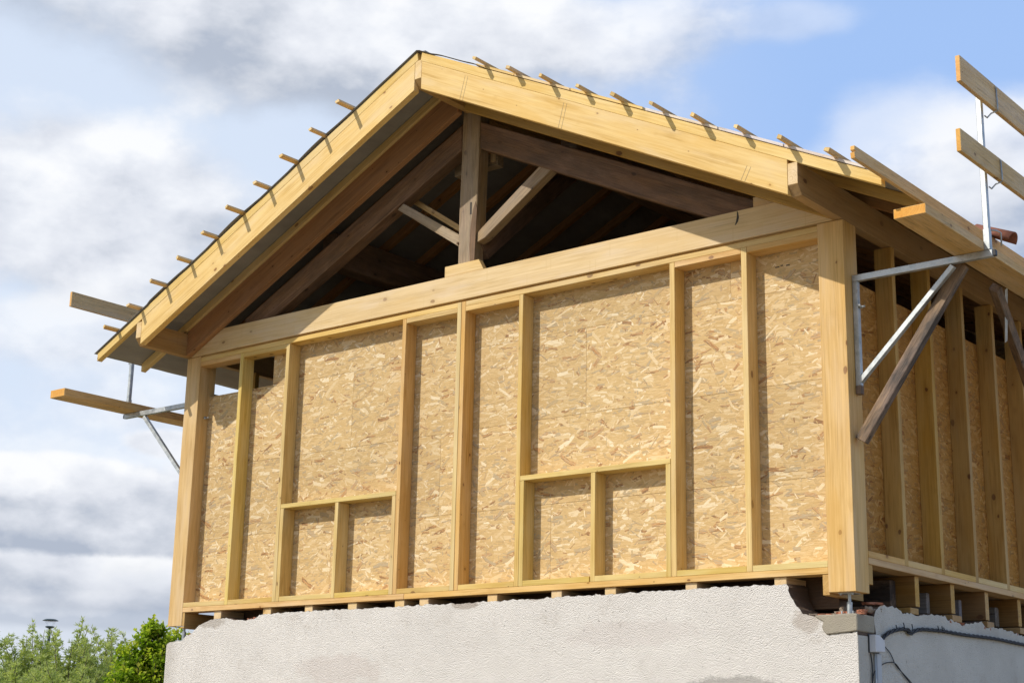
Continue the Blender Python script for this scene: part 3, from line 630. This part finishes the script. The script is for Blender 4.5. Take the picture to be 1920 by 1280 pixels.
# ------------------------------------------------------------------ scaffold brackets
def bracket(xw, sgn, yc, zarm, label, pole_top, hooks, grp='steel scaffold brackets on the side walls', reach=1.025):
    """xw: wall face x; sgn +1 right, -1 left"""
    r = empty('scaffold_bracket', (xw, yc, zarm-.78), label, 'scaffold bracket', grp)
    X = lambda d: xw+sgn*d
    x0, x1 = sorted((X(.002), X(reach)))
    box('arm', x0, x1, yc-.019, yc+.019, zarm-.048, zarm, 'galv', r, bevel=.003)
    e0, e1 = sorted((X(reach), X(reach+.022)))
    box('arm_plug', e0, e1, yc-.016, yc+.016, zarm-.045, zarm-.004, 'black', r, bevel=.002)
    a, b = sorted((X(.003), X(.043)))
    box('wall_bar', a, b, yc-.019, yc+.019, zarm-.80, zarm-.049, 'galv', r, bevel=.003)
    bar('diagonal', (X(.030), yc, zarm-.77), (X(.745), yc, zarm-.062), .036, .040, 'galv', r, up=(0, 1, 0), bevel=.003)
    box('foot_stub', a, b, yc-.024, yc+.024, zarm-.86, zarm-.80, 'brace', r, bevel=.003)
    tube('wing_bolt', [(X(.04), yc, zarm-.235), (X(.085), yc, zarm-.235)], .008, 'galv', r); tube('wing_nut', [(X(.055), yc-.028, zarm-.225), (X(.06), yc, zarm-.24), (X(.055), yc+.028, zarm-.225)], .008, 'galv', r)
    p0, p1 = sorted((X(reach-.052), X(reach-.014)))
    box('socket', p0-.003, p1+.003, yc-.022, yc+.022, zarm+.0015, zarm+.15, 'galv', r, bevel=.003)
    po = box('pole', p0, p1, yc-.019, yc+.019, zarm+.004, pole_top, 'galv', r, bevel=.004)
    return r, p0, p1
rb, p0, p1 = bracket(L, 1, .125, 2.091, 'galvanised scaffold bracket bolted to the right corner post, carrying plank and guard boards', 3.30, 1)
lb, q0, q1 = bracket(0, -1, .10, 2.068, 'galvanised scaffold bracket seen behind the left corner post against the sky', 3.16, 1, reach=1.06)
for (zc, g0) in ((2.585, 8.150), (3.10, 8.150)):     # flat hooks holding the guard boards
    tube('board_hook', [(8.143, .138, zc-.045), (8.147, .17, zc-.05), (8.165, .20, zc-.012), (8.205, .205, zc-.002), (8.211, .205, zc+.01), (8.207, .205, zc+.158 if zc < 3 else zc+.178)], .0055, 'galv', rb, 6)
tube('board_hook', [(8.138, .145, 2.235), (8.15, .20, 2.245), (8.165, .235, 2.235), (8.165, .235, 2.145)], .006, 'galv', rb, 6)
tube('board_hook', [(q0, .10, 2.60), (q0-.03, .10, 2.60), (q0-.03, .10, 2.72)], .006, 'galv', lb, 6)
b2, _, _ = bracket(L, 1, 5.0, 2.091, 'far galvanised scaffold bracket on the right side wall', 3.3, 0)
b3, _, _ = bracket(0, -1, 5.0, 2.068, 'far galvanised scaffold bracket on the left side wall', 3.16, 0, reach=1.06)

def plankobj(name, x0, x1, y0, y1, z0, z1, label, cat, grp, jag=True, mat='plank', grain=(0, 1, 0)):
    o = box(name, x0, x1, y0, y1, z0, z1, mat, None, grain=1, bevel=.003, endmat='endgrain'); return tag(o, label, cat, grp)
plankobj('scaffold_plank', 7.879, 8.094, -.805, 7.2, 2.0925, 2.158, 'thick wide scaffold plank with orange sawn end, lying on the right bracket', 'scaffold plank', 'planks lying on the scaffold brackets')
plankobj('scaffold_plank', -1.08, -.85, -.80, 7.2, 2.0695, 2.148, 'thick scaffold plank jutting into the sky on the left bracket', 'scaffold plank', 'planks lying on the scaffold brackets')
def guard(x0, y0, z0, h, th, label, zend=None, yaw=0.):
    o = bar('guard_board', (x0, y0, z0+h/2), (x0-yaw, 7.4, (z0 if zend is None else zend)+h/2), th, h, 'plank', None, bevel=.003, endmat='endgrain'); return tag(o, label, 'guard board', 'guard boards on the bracket poles')
guard(8.1845, -.385, 3.108, .185, .032, 'upper guard board on the right pole, topmost of the loose boards against the blue sky')
guard(8.1845, -.445, 2.598, .158, .032, 'lower guard board on the right pole, just above the clay tile')
guard(-.955, -.76, 3.003, .153, .032, 'guard board sticking out to the left above the eaves, against the clouds')

# weathered timber braces under the right plank
o = bar('timber_brace', (7.165, .085, .895), (7.895, .215, 2.055), .082, .062, 'brace', None, up=(0, 1, 0), bevel=.004, endmat='plank')
tag(o, 'dark weathered timber brace leaning from the right corner post up to the scaffold plank', 'timber brace', 'weathered braces under the right plank')
o = bar('timber_brace', (7.86, .86, 2.06), (7.40, 2.98, 1.40), .075, .06, 'brace', None, up=(0, 1, 0), bevel=.004)
tag(o, 'dark weathered timber brace at the right picture edge below the scaffold plank', 'timber brace', 'weathered braces under the right plank')
o = bar('steel_strip', (7.88, 1.02, 2.088), (7.74, 1.32, 1.78), .004, .035, 'galv', None, up=(0, 1, 0), bevel=.001); tag(o, 'thin pale metal strip beside the far timber brace under the plank', 'metal strip')

# clay tiles on the right roof slope
def tile(xa, ya, label):
    bm = bmesh.new(); n = 12; Lt = .30; th = .012
    ring = []
    for j, (s, r0) in enumerate(((0, .080), (Lt, .062))):
        for rr_ in (r0, r0-th):
            ring.append([bm.verts.new((-s, rr_*math.cos(math.pi*i/n), rr_*.95*math.sin(math.pi*i/n))) for i in range(n+1)])
    o0, i0, o1, i1 = ring
    for i in range(n):
        bm.faces.new((o0[i], o0[i+1], o1[i+1], o1[i])); bm.faces.new((i0[i], i1[i], i1[i+1], i0[i+1]))
        bm.faces.new((o0[i], i0[i], i0[i+1], o0[i+1])); bm.faces.new((o1[i], o1[i+1], i1[i+1], i1[i]))
    for k in (0, n): bm.faces.new((o0[k], o1[k], i1[k], i0[k]))
    bmesh.ops.recalc_face_normals(bm, faces=bm.faces[:])
    for f in bm.faces: f.smooth = True
    me = bpy.data.meshes.new('clay_tile'); bm.to_mesh(me); bm.free()
    Mw = Matrix.Translation((xa, ya, ztop(xa)+.052)) @ Matrix.Rotation(math.atan(K), 4, 'Y')
    o = link('clay_tile', me, 'tile', Mw, None); return tag(o, label, 'roof tile', 'clay tiles on the right eaves')
tile(7.93, 1.06, 'reddish clay barrel tile overhanging the right eaves beside the steel pole')
tile(7.54, 1.06, 'clay barrel tile lapped above the one at the right eaves')

# ------------------------------------------------------------------ cables, box and conduit on the side wall
XC = L+.006
cab = [(.305, -.435), (.34, -.408), (.41, -.375), (.49, -.352), (.575, -.336), (.65, -.326), (.71, -.324), (.745, -.335), (.79, -.340), (.88, -.318), (.98, -.305), (1.095, -.300), (1.21, -.296), (1.34, -.293), (1.55, -.294), (1.76, -.293), (2.0, -.288), (2.29, -.284), (2.6, -.288), (2.9, -.292), (3.5, -.30), (6., -.30)]
def spl(pts, n=6):
    out = []
    for i in range(len(pts)-1):
        p0_, p1_, p2_, p3_ = (pts[max(i-1, 0)], pts[i], pts[i+1], pts[min(i+2, len(pts)-1)])
        for k in range(n):
            t = k/n; out.append(tuple(.5*((2*b)+(-a+c)*t+(2*a-5*b+4*c-d)*t*t+(-a+3*b-3*c+d)*t**3) for a, b, c, d in zip(p0_, p1_, p2_, p3_)))
    out.append(pts[-1]); return out
bundle = empty('cable_bundle', (L, .3, -.43), 'thick twisted bundle of black cables sagging along the shaded side wall', 'cable')
sp = spl([(y, z) for y, z in cab], 8)
for s in range(3):
    pts = []; acc = 0
    for i, (y, z) in enumerate(sp):
        if i: acc += math.hypot(y-sp[i-1][0], z-sp[i-1][1])
        a = acc*26+s*2.094; pts.append((XC+.010+.008*math.cos(a), y, z+.0085*math.sin(a)))
    tube('cable_strand', pts, .0068, 'black', bundle, 6)
for y, z, l_ in ((.545, -.338, .03), (.665, -.325, .042), (.80, -.338, .055), (1.23, -.296, .03), (1.30, -.294, .032), (1.33, -.294, .026)):
    tube('cable_tie', [(XC+.012, y+.005, z-.014), (XC+.018, y, z+.006), (XC+.016, y-.010, z+l_)], .004, 'black', bundle, 5)
tube('cable_strand', [(XC+.012, y, z) for y, z in spl([(.70, -.322), (.74, -.318), (.775, -.335), (.80, -.352), (.77, -.355), (.72, -.348)], 5)], .006, 'black', bundle, 6)
w1 = empty('thin_wire', (L, .5, -.55), 'thin black wires drooping from the white box down the shaded side wall', 'wire')
tube('wire', [(XC+.004, y, z) for y, z in spl([(.312, -.432), (.36, -.456), (.441, -.494), (.48, -.525), (.508, -.557), (.56, -.592), (.66, -.635), (.74, -.672), (.81, -.712), (.9, -.8)], 5)], .0036, 'black', w1, 5)
tube('wire', [(XC+.005, y, z) for y, z in spl([(.175, -.70), (.186, -.664), (.22, -.628), (.29, -.597), (.37, -.572), (.449, -.563), (.50, -.562), (.549, -.577), (.64, -.632), (.72, -.675), (.79, -.722), (.85, -.80)], 5)], .0036, 'black', w1, 5)
tube('wire', [(XC+.004, y, z) for y, z in spl([(.160, -.52), (.176, -.60), (.170, -.71), (.168, -.85), (.172, -1.3)], 5)], .005, 'black', w1, 5)
jb = empty('junction_box', (L, .22, -.46), 'small white plastic junction box at the wall corner below the mortar pad', 'junction box')
prismX('box_body', [(.158, -.398), (.225, -.398), (.292, -.430), (.298, -.507), (.156, -.513)], L+.003, L+.052, (0, 0, 1), 'whitebox', jb, .004)
box('box_back', L+.0005, L+.0028, .148, .304, -.516, -.392, 'black', jb, bevel=0)
cd = empty('wall_conduit', (L, .26, -.7), 'vertical grey plastic conduit running down from the junction box', 'conduit')
box('trunking', L+.0005, L+.020, .236, .300, -1.9, -.517, 'pipe', cd, bevel=.004); tube('pipe', [(L+.012, .222, -.517), (L+.012, .222, -1.9)], .007, 'pipe', cd, 8)

# ------------------------------------------------------------------ ground
me = bpy.data.meshes.new('ground'); R_ = 600.
me.from_pydata([(-R_, -R_, GZ), (R_, -R_, GZ), (R_, R_, GZ), (-R_, R_, GZ)], [], [(0, 1, 2, 3)])
m, nt = newmat('dry_grass_ground'); g = G(nt); tc = g.n('ShaderNodeTexCoord'); p = tc.outputs['Object']
c = g.mix(g.maprange(g.noise(p, .35, 6, .7).outputs[0], .4, .6), (.20, .17, .10), (.36, .29, .20))
c = g.mix(g.maprange(g.noise(p, 9., 4, .6).outputs[0], .3, .7, 0, .5), c, (.26, .21, .14))
g.finish(c, .95, g.bump(g.noise(p, 25., 4, .7).outputs[0], .6, .05))
link('ground', me, m, Matrix.Identity(4), None)['kind'] = 'structure'

# ------------------------------------------------------------------ vegetation
def mat_leaf(name, a, b, c_, trans=.35):
    m, nt = newmat(name); g = G(nt)
    at = g.n('ShaderNodeAttribute', attribute_name='tone')
    col = g.ramp(at.outputs['Fac'], [(0., a), (.5, b), (1., c_)])
    d = g.n('ShaderNodeBsdfPrincipled'); g.set(d.inputs['Base Color'], col); d.inputs['Roughness'].default_value = .55; d.inputs['Specular IOR Level'].default_value = .3
    t = g.n('ShaderNodeBsdfTranslucent'); g.set(t.inputs['Color'], g.mix(1., col, (1.15, 1.2, .6), 'MULTIPLY'))
    ms = g.n('ShaderNodeMixShader'); ms.inputs[0].default_value = trans
    nt.links.new(d.outputs[0], ms.inputs[1]); nt.links.new(t.outputs[0], ms.inputs[2])
    o = g.n('ShaderNodeOutputMaterial'); nt.links.new(ms.outputs[0], o.inputs[0]); return m
M['leaf_green'] = mat_leaf('bright_maple_leaf', (.16, .29, .025), (.35, .49, .045), (.66, .66, .10), .58)
M['leaf_grey'] = mat_leaf('feathery_leaf', (.25, .32, .09), (.42, .49, .17), (.60, .64, .30), .5)
M['bark'] = simple('bark', (.13, .10, .075), .95, .3, 15, .01)
import array
def leafmesh(name, leaves, mat, parent):
    """leaves: (centre, dir, normal, length, width, tone)"""
    vs = []; fs = []; tn = []
    for c, d, n, l, w, t in leaves:
        s = d.cross(n)
        if s.length < 1e-5: continue
        s.normalize(); k = len(vs)
        tip = c+d*l; mid = c+d*l*.45
        vs += [c, mid+s*w*.5+n*w*.12, tip, mid-s*w*.5+n*w*.12]; fs.append((k, k+1, k+2, k+3)); tn += [t]*4
    me = bpy.data.meshes.new(name); me.from_pydata([v[:] for v in vs], [], fs)
    a = me.attributes.new('tone', 'FLOAT', 'POINT'); a.data.foreach_set('value', tn)
    return link(name, me, mat, Matrix.Identity(4), parent)
def limb(bm, pts, rad, seg=6):
    rings = []
    for i, p in enumerate(pts):
        t = (pts[min(i+1, len(pts)-1)]-pts[max(i-1, 0)]).normalized()
        a = Vector((1, 0, 0)) if abs(t.x) < .9 else Vector((0, 1, 0)); u = t.cross(a).normalized(); v = t.cross(u)
        rings.append([bm.verts.new(p+(u*math.cos(k*6.2832/seg)+v*math.sin(k*6.2832/seg))*rad[i]) for k in range(seg)])
    for A, B in zip(rings, rings[1:]):
        for k in range(seg): bm.faces.new((A[k], A[(k+1) % seg], B[(k+1) % seg], B[k]))
def rv(r): 
    while True:
        v = Vector((r.uniform(-1, 1), r.uniform(-1, 1), r.uniform(-1, 1)))
        if .05 < v.length < 1: return v.normalized()
def green_tree(name, base, lobes, label, seed):
    r = random.Random(seed); root = empty(name, base, label, 'tree')
    bm = bmesh.new(); b = Vector(base); leaves = []
    top = b+Vector((.1, 0, 1.5)); limb(bm, [b, b+Vector((.03, 0, .8)), top], [.09, .075, .055])
    for (cx, cy, cz, rx, rz) in lobes:
        c = Vector((cx, cy, cz)); limb(bm, [top, top.lerp(c, .5)+Vector((0, 0, -.1)), c], [.045, .03, .012], 5)
        for _ in range(int(60+1500*rx*rz)):
            d = rv(r); rad = r.random()**.45
            sc = c+Vector((d.x*rx, d.y*rx, d.z*rz))*rad           # a shoot
            up = (d*.6+Vector((0, 0, .9))).normalized(); ln = r.uniform(.06, .13)
            limb(bm, [sc-up*ln*.3, sc+up*ln], [.004, .002], 3) if rad > .6 and r.random() < .35 else None
            young = max(0, min(1, .25+.55*(rad-.6)+.3*d.z+r.uniform(-.25, .25)))
            for k in range(9):
                o = rv(r); dd = (o+up*.4+Vector((0, 0, -.25))).normalized()
                nn = (Vector((0, 0, 1))+rv(r)*.8).normalized()
                leaves.append((sc+up*ln*(k/9.)+o*.012, dd, nn, r.uniform(.035, .065), r.uniform(.028, .05), max(0, min(1, young+.25*(k/9-.3)+r.uniform(-.1, .1)))))
    me = bpy.data.meshes.new('trunk'); bm.to_mesh(me); bm.free(); link('trunk', me, 'bark', Matrix.Identity(4), root)
    leafmesh('crown', leaves, 'leaf_green', root)
def feather(name, base, h, spread, n, label, seed):
    r = random.Random(seed); root = empty(name, base, label, 'shrub', 'feathery grey-green shrubs at the lower left')
    bm = bmesh.new(); b = Vector(base); leaves = []
    for i in range(n):
        a = r.uniform(0, 6.2832); q = r.random()**.6
        hh = h*(1-.30*q**1.5)*(1-.26*r.random()**.8); lean = Vector((math.cos(a), math.sin(a), 0))*spread*q
        pts = []; m_ = 12; wig = r.uniform(0, 6)
        for k in range(m_+1):
            t = k/m_; pts.append(b+Vector((0, 0, hh*(t-.10*q*t*t*t)))+lean*(.25*t+.75*t*t)+Vector((math.sin(t*5+wig), math.cos(t*4+wig), 0))*.05*t)
        tipbend = Vector((math.cos(a+r.uniform(-1, 1)), math.sin(a+r.uniform(-1, 1)), -.2))*.16*r.random()
        pts[-1] += tipbend; pts[-2] += tipbend*.35
        limb(bm, pts, [.016*(1-k/(m_+1))+.003 for k in range(m_+1)], 3)
        for k in range(3, m_):
            for s_ in range(13 if k > 6 else 2):
                p_ = pts[k].lerp(pts[k+1], r.random()); o = rv(r); o.z = abs(o.z)*.8+.15; o.normalize()
                ln = .30*(1-k/m_*.72)*r.uniform(.5, 1.1)
                tw = [p_+o*ln*j/4+Vector((0, 0, -.05*(j/4)**2)) for j in range(5)]
                tone0 = min(1, max(0, .22+.5*k/m_+r.uniform(-.22, .25)))
                for j in range(int(15*(.45+ln/.3))):
                    t = r.random(); c = p_+o*ln*t+Vector((0, 0, -.05*t*t)); dd = (o*.9+rv(r)*.75).normalized()
                    leaves.append((c, dd, rv(r), r.uniform(.04, .085), .013, min(1, max(0, tone0+r.uniform(-.15, .15)))))
    me = bpy.data.meshes.new('trunk'); bm.to_mesh(me); bm.free(); link('trunk', me, 'bark', Matrix.Identity(4), root)
    leafmesh('crown', leaves, 'leaf_grey', root)

def at(u, v, d):
    dr = FWD*2890.97+(u-960)*RGT-(v-640)*UPV; k = math.hypot(dr.x, dr.y); return CAM+dr*(d/k)
CAM = Vector((11.84295, -9.44103, -1.19255)); ya, pi_, ro = .684835, .259085, .020746
f_ = Vector((-math.sin(ya)*math.cos(pi_), math.cos(ya)*math.cos(pi_), math.sin(pi_))); r_ = Vector((math.cos(ya), math.sin(ya), 0)); u_ = r_.cross(f_)
FWD = f_; RGT = r_*math.cos(ro)+u_*math.sin(ro); UPV = u_*math.cos(ro)-r_*math.sin(ro)
lob = [(285, 1192, 18., .13), (289, 1172, 18., .065), (246, 1226, 18., .14), (330, 1198, 18.3, .13), (302, 1236, 18., .21), (232, 1264, 17.8, .15), (342, 1244, 18.3, .22), (272, 1290, 18., .27), (216, 1312, 17.8, .2), (335, 1325, 18.2, .34), (255, 1375, 18., .36), (320, 1420, 18., .45), (250, 1480, 18., .5)]
lob += [(305, 1215, 18.5, .16), (265, 1255, 18.5, .2), (300, 1275, 18.6, .3), (345, 1215, 18.6, .16)]
lb = []
for u, v, d, q_ in lob:
    p = at(u, v+15, d); lb.append((p.x, p.y, p.z, q_*1.22, q_*1.08))
green_tree('leafy_tree', (-2.30, 1.75, GZ), lb, 'bright green leafy tree tucked behind the left end of the white wall', 11)
fl = [(-15, 1178, 23.5, .95, 'feathery shrub at the left picture edge, partly cut off'), (62, 1162, 24.0, 1.0, 'tall feathery shrub with an arching tip just left of the street lamp'),
      (142, 1166, 23.0, .95, 'feathery shrub right of the street lamp, with two thin upright plumes'), (205, 1178, 24.5, .9, 'feathery shrub with ragged tips between the lamp and the bright green tree'),
      (262, 1186, 26.0, .8, 'thin sparse feathery shrub rising behind the bright green tree'), (20, 1225, 21.5, 1.0, 'lower feathery shrub in front at the bottom left corner'), (135, 1232, 21.0, 1.0, 'low dense feathery shrub in front of the street lamp')]
for i, (u, v, d, spd, lab) in enumerate(fl):
    p = at(u, v-7, d); feather('feathery_shrub', (p.x, p.y, GZ), p.z-GZ+.10, spd, 150 if i != 4 else 40, lab, 30+i)

# street lamp beyond the shrubs
p = at(95, 1160, 60.); hz = p.z
lampm = simple('dark_green_paint', (.02, .045, .05), .4, .1)
lr = empty('street_lamp', (p.x, p.y, GZ), 'post-top street lamp with a flat dark hat rising above the feathery shrubs', 'street lamp')
def lathe(name, prof, mat, parent, c, seg=24):
    bm = bmesh.new(); rings = [[bm.verts.new((rr_*math.cos(k*2*math.pi/seg), rr_*math.sin(k*2*math.pi/seg), z)) for k in range(seg)] for rr_, z in prof]
    for A, B in zip(rings, rings[1:]):
        for k in range(seg): bm.faces.new((A[k], A[(k+1) % seg], B[(k+1) % seg], B[k]))
    bm.faces.new(rings[0][::-1]); bm.faces.new(rings[-1]); bmesh.ops.recalc_face_normals(bm, faces=bm.faces[:])
    me = bpy.data.meshes.new(name); bm.to_mesh(me); bm.free(); return link(name, me, mat, Matrix.Translation(c), parent)
c0 = (p.x, p.y, 0)
lathe('pole', [(.09, GZ), (.07, GZ+1), (.05, hz-.32)], lampm, lr, c0)
lathe('hat', [(.285, hz-.06), (.285, hz-.045), (.19, hz), (.03, hz+.006)], lampm, lr, c0)
lathe('lamp_base', [(.05, hz-.34), (.16, hz-.30), (.165, hz-.26), (.10, hz-.25)], lampm, lr, c0)
gm, nt = newmat('clear_lamp_glass'); g = G(nt); bs = g.finish((.9, .95, .97), .05); bs.inputs['Transmission Weight'].default_value = 1.; bs.inputs['Alpha'].default_value = .10
lathe('glass', [(.12, hz-.25), (.22, hz-.06)], gm, lr, c0)

# ------------------------------------------------------------------ sky, sun, camera
sund = Vector((-.485, -1., .955)).normalized()                         # towards the sun
el = math.asin(sund.z); az = math.atan2(sund.x, sund.y)
w = bpy.data.worlds.new('World'); S.world = w; w.use_nodes = True; nt = w.node_tree
for n in list(nt.nodes): nt.nodes.remove(n)
g = G(nt)
sky = g.n('ShaderNodeTexSky', sky_type='NISHITA'); sky.sun_disc = False; sky.sun_elevation = el; sky.sun_rotation = az
sky.air_density = 1.0; sky.dust_density = 1.2; sky.ozone_density = 1.6
tc = g.n('ShaderNodeTexCoord'); D = g.vmath('NORMALIZE', tc.outputs['Generated'])
dx, dy, dz = g.sep(D)
den = g.math('ADD', g.math('MAXIMUM', dz, 0.0), .16)
cp = g.comb(g.math('DIVIDE', dx, den), g.math('DIVIDE', dy, den), 0.)     # flat cloud deck seen in perspective
wv = g.noise(cp, .9, 4, .5); cq = g.vmath('ADD', cp, g.vmath('SCALE', g.vmath('SUBTRACT', wv.outputs['Color'], (.5, .5, .5)), .55))
n1 = g.noise(cq, 1.15, 9, .52)
def blob(u, v, ru, rv_, amt):
    """cloud mass centred in a sky direction; ru, rv_ = half sizes in degrees across and up"""
    d = at(u, v, 10.)-CAM; a0 = math.atan2(d.x, d.y); e0 = math.asin(d.normalized().z)
    a = g.math('SUBTRACT', g.math('ARCTAN2', dx, dy), a0); e = g.math('SUBTRACT', g.math('ARCSINE', dz), e0)
    a = g.math('MULTIPLY', a, math.cos(e0)/math.radians(ru)); e = g.math('DIVIDE', e, math.radians(rv_))
    q = g.math('ADD', g.math('MULTIPLY', a, a), g.math('MULTIPLY', e, e))
    return g.math('MULTIPLY', g.math('EXPONENT', g.math('MULTIPLY', q, -1.)), amt)
puff = g.noise(g.mapping(D, (1, 1, 1.7)), 7.5, 9, .55)                     # cumulus billows
nz = g.math('ADD', g.math('MULTIPLY', n1.outputs[0], .30), g.math('MULTIPLY', puff.outputs[0], .70))
cov = g.math('ADD', nz, -.03)
for b_ in ((700, 30, 13, 3.6, .22), (1150, 40, 5.5, 2.4, .12), (350, 150, 7, 2.6, .07), (130, 400, 5.6, 3.8, .20), (100, 900, 9, 4.4, .22), (40, 1080, 8, 3, .16), (1650, 300, 3.6, 2.2, .05), (1890, 330, 3.4, 5.4, .13), (1520, 90, 7, 4, -.12), (1330, 200, 5, 2.6, -.12), (60, 170, 2.6, 1.8, -.10), (400, 290, 3.6, 2.2, -.06)):
    cov = g.math('ADD', cov, blob(*b_))
mask = g.maprange(cov, .56, .74, 0, .8, True)
# relief: compare the billows with the same field shifted towards the sun
puff2 = g.noise(g.vmath('ADD', g.mapping(D, (1, 1, 1.7)), (-.012, -.012, .030)), 7.5, 6, .5)
rel = g.math('SUBTRACT', puff.outputs[0], puff2.outputs[0])
n2 = g.noise(g.mapping(D, (1, 1, 2.2)), 3.2, 6, .55)
shd = g.math('MULTIPLY', cov, 1.)
for b_ in ((180, 1000, 9, 1.35, .62), (120, 460, 4.2, 1.7, .26), (230, 1125, 9, .5, .34), (800, 50, 8, 2.6, .15), (40, 880, 2.4, 1.0, -.40), (300, 825, 2.2, .6, -.45), (170, 890, 2.0, .8, -.2), (110, 240, 4, 1.1, -.25), (90, 1066, 8, .6, -.22), (330, 940, 3, 1, .12)):
    shd = g.math('ADD', shd, blob(*b_))
thick = g.math('ADD', g.math('ADD', shd, g.math('MULTIPLY', g.math('SUBTRACT', n2.outputs[0], .5), .5)), g.math('MULTIPLY', rel, -2.6))
cc = g.ramp(g.maprange(thick, .48, 1.20), [(0., (.93, .96, 1.0)), (.25, (.84, .87, .94)), (.5, (.70, .735, .81)), (.75, (.58, .625, .71)), (1., (.42, .475, .58))])
low = g.maprange(dz, .215, .10, 0, 1, True)
band = g.noise(g.vmath('ADD', g.mapping(D, (3.4, 3.4, 17)), g.vmath('SCALE', g.vmath('SUBTRACT', wv.outputs['Color'], (.5, .5, .5)), .8)), 1.2, 7, .55)
dark_ = g.math('MULTIPLY', low, g.maprange(band.outputs[0], .46, .66, 0, .55, True))
cc = g.mix(g.math('MULTIPLY', dark_, .8), cc, (.47, .53, .64))
hz_ = g.maprange(dz, .09, .02, 0, .6, True)
cc = g.mix(hz_, cc, (.60, .66, .76))
mask = g.math('MAXIMUM', mask, g.math('MULTIPLY', low, g.maprange(band.outputs[0], .35, .55, .60, .9)))
# sky brightness weighted by direction, dimmer out of view, to set fill light
sky_fill = g.maprange(g.vmath('DOT_PRODUCT', D, (.36, .93, .08)), -.62, .10, .20, 1., True)
skyc = g.vmath('SCALE', sky.outputs[0], .10)
veil = g.maprange(dz, .75, .42, .35, .86, True)
lft = g.maprange(g.math('ARCTAN2', dx, dy), math.radians(-26), math.radians(-50), 0., 1., True)
skyc = g.mix(g.math('MULTIPLY', veil, sky_fill), skyc, g.mix(lft, (.40, .60, 1.00), (.76, .86, 1.02)))
mask = g.math('MULTIPLY', mask, g.math('MULTIPLY', sky_fill, g.maprange(lft, 0., 1., .88, .94)))
final = g.mix(mask, skyc, cc)
def cumulus(col, u, v, ru, rv_, tone, strength=.92, soft=.12):
    # one heaped cloud: billowing outline, bright sunward top, grey base
    q = blob(u, v, ru, rv_, 1.)
    m_ = g.maprange(g.math('ADD', q, g.math('MULTIPLY', g.math('SUBTRACT', puff.outputs[0], .5), 1.5)), .46-soft, .46+soft, 0., strength, True)
    d = at(u, v, 10.)-CAM; e0 = math.asin(d.normalized().z)
    h = g.math('DIVIDE', g.math('SUBTRACT', g.math('ARCSINE', dz), e0), math.radians(rv_))
    t_ = g.math('ADD', g.math('ADD', g.math('MULTIPLY', h, .34), g.math('MULTIPLY', rel, 3.2)), g.math('ADD', tone, g.math('MULTIPLY', g.math('SUBTRACT', n2.outputs[0], .5), -.9)))
    k_ = g.ramp(t_, [(0., (.44, .495, .60)), (.25, (.60, .64, .72)), (.5, (.75, .78, .85)), (.75, (.86, .885, .94)), (1., (.97, .98, 1.0))])
    return g.mix(g.math('MULTIPLY', m_, sky_fill), col, k_)
for c_ in ((1120, 60, 5.4, 1.9, .50, .75, .30), (600, 60, 13, 3.1, .42, .88, .3), (130, 375, 7.2, 3.7, .50, .92, .2), (150, 620, 8, 1.3, .80, .6, .3), (200, 985, 9.5, 2.4, .10, .95), (120, 895, 3.8, 1.1, .55), (20, 885, 2.0, .9, .90), (330, 832, 2.4, .6, .95), (120, 1088, 9, .9, .36), (200, 1150, 9, .6, .22, .6, .25), (1700, 260, 3.0, 2.0, .85, .5, .32), (1900, 370, 3.8, 3.6, .62, .8, .32), (1480, 40, 2.8, .9, .9, .35, .32)):
    final = cumulus(final, *c_)
bgs = g.n('ShaderNodeBackground'); g.set(bgs.inputs['Color'], final); bgs.inputs['Strength'].default_value = 1.
wo = g.n('ShaderNodeOutputWorld'); nt.links.new(bgs.outputs[0], wo.inputs[0])

sl_ = bpy.data.lights.new('Sun', 'SUN'); sl_.energy = 3.35; sl_.angle = math.radians(.53); sl_.color = (1., .945, .86)
so = bpy.data.objects.new('Sun', sl_); COL.objects.link(so); so.rotation_euler = sund.to_track_quat('Z', 'Y').to_euler(); so.location = (-10, -20, 20)

cam = bpy.data.cameras.new('Camera'); cam.sensor_width = 36; cam.lens = 36*2890.97/1920; cam.clip_end = 3000; cam.clip_start = .05
co = bpy.data.objects.new('Camera', cam); COL.objects.link(co)
co.matrix_world = Matrix(((RGT.x, UPV.x, -FWD.x, CAM.x), (RGT.y, UPV.y, -FWD.y, CAM.y), (RGT.z, UPV.z, -FWD.z, CAM.z), (0, 0, 0, 1)))
S.camera = co
vs_ = S.view_settings; vs_.view_transform = 'Standard'; vs_.look = 'None'; vs_.exposure = .03; vs_.gamma = 1.; vs_.use_curve_mapping = False
S.cycles.max_bounces = 8
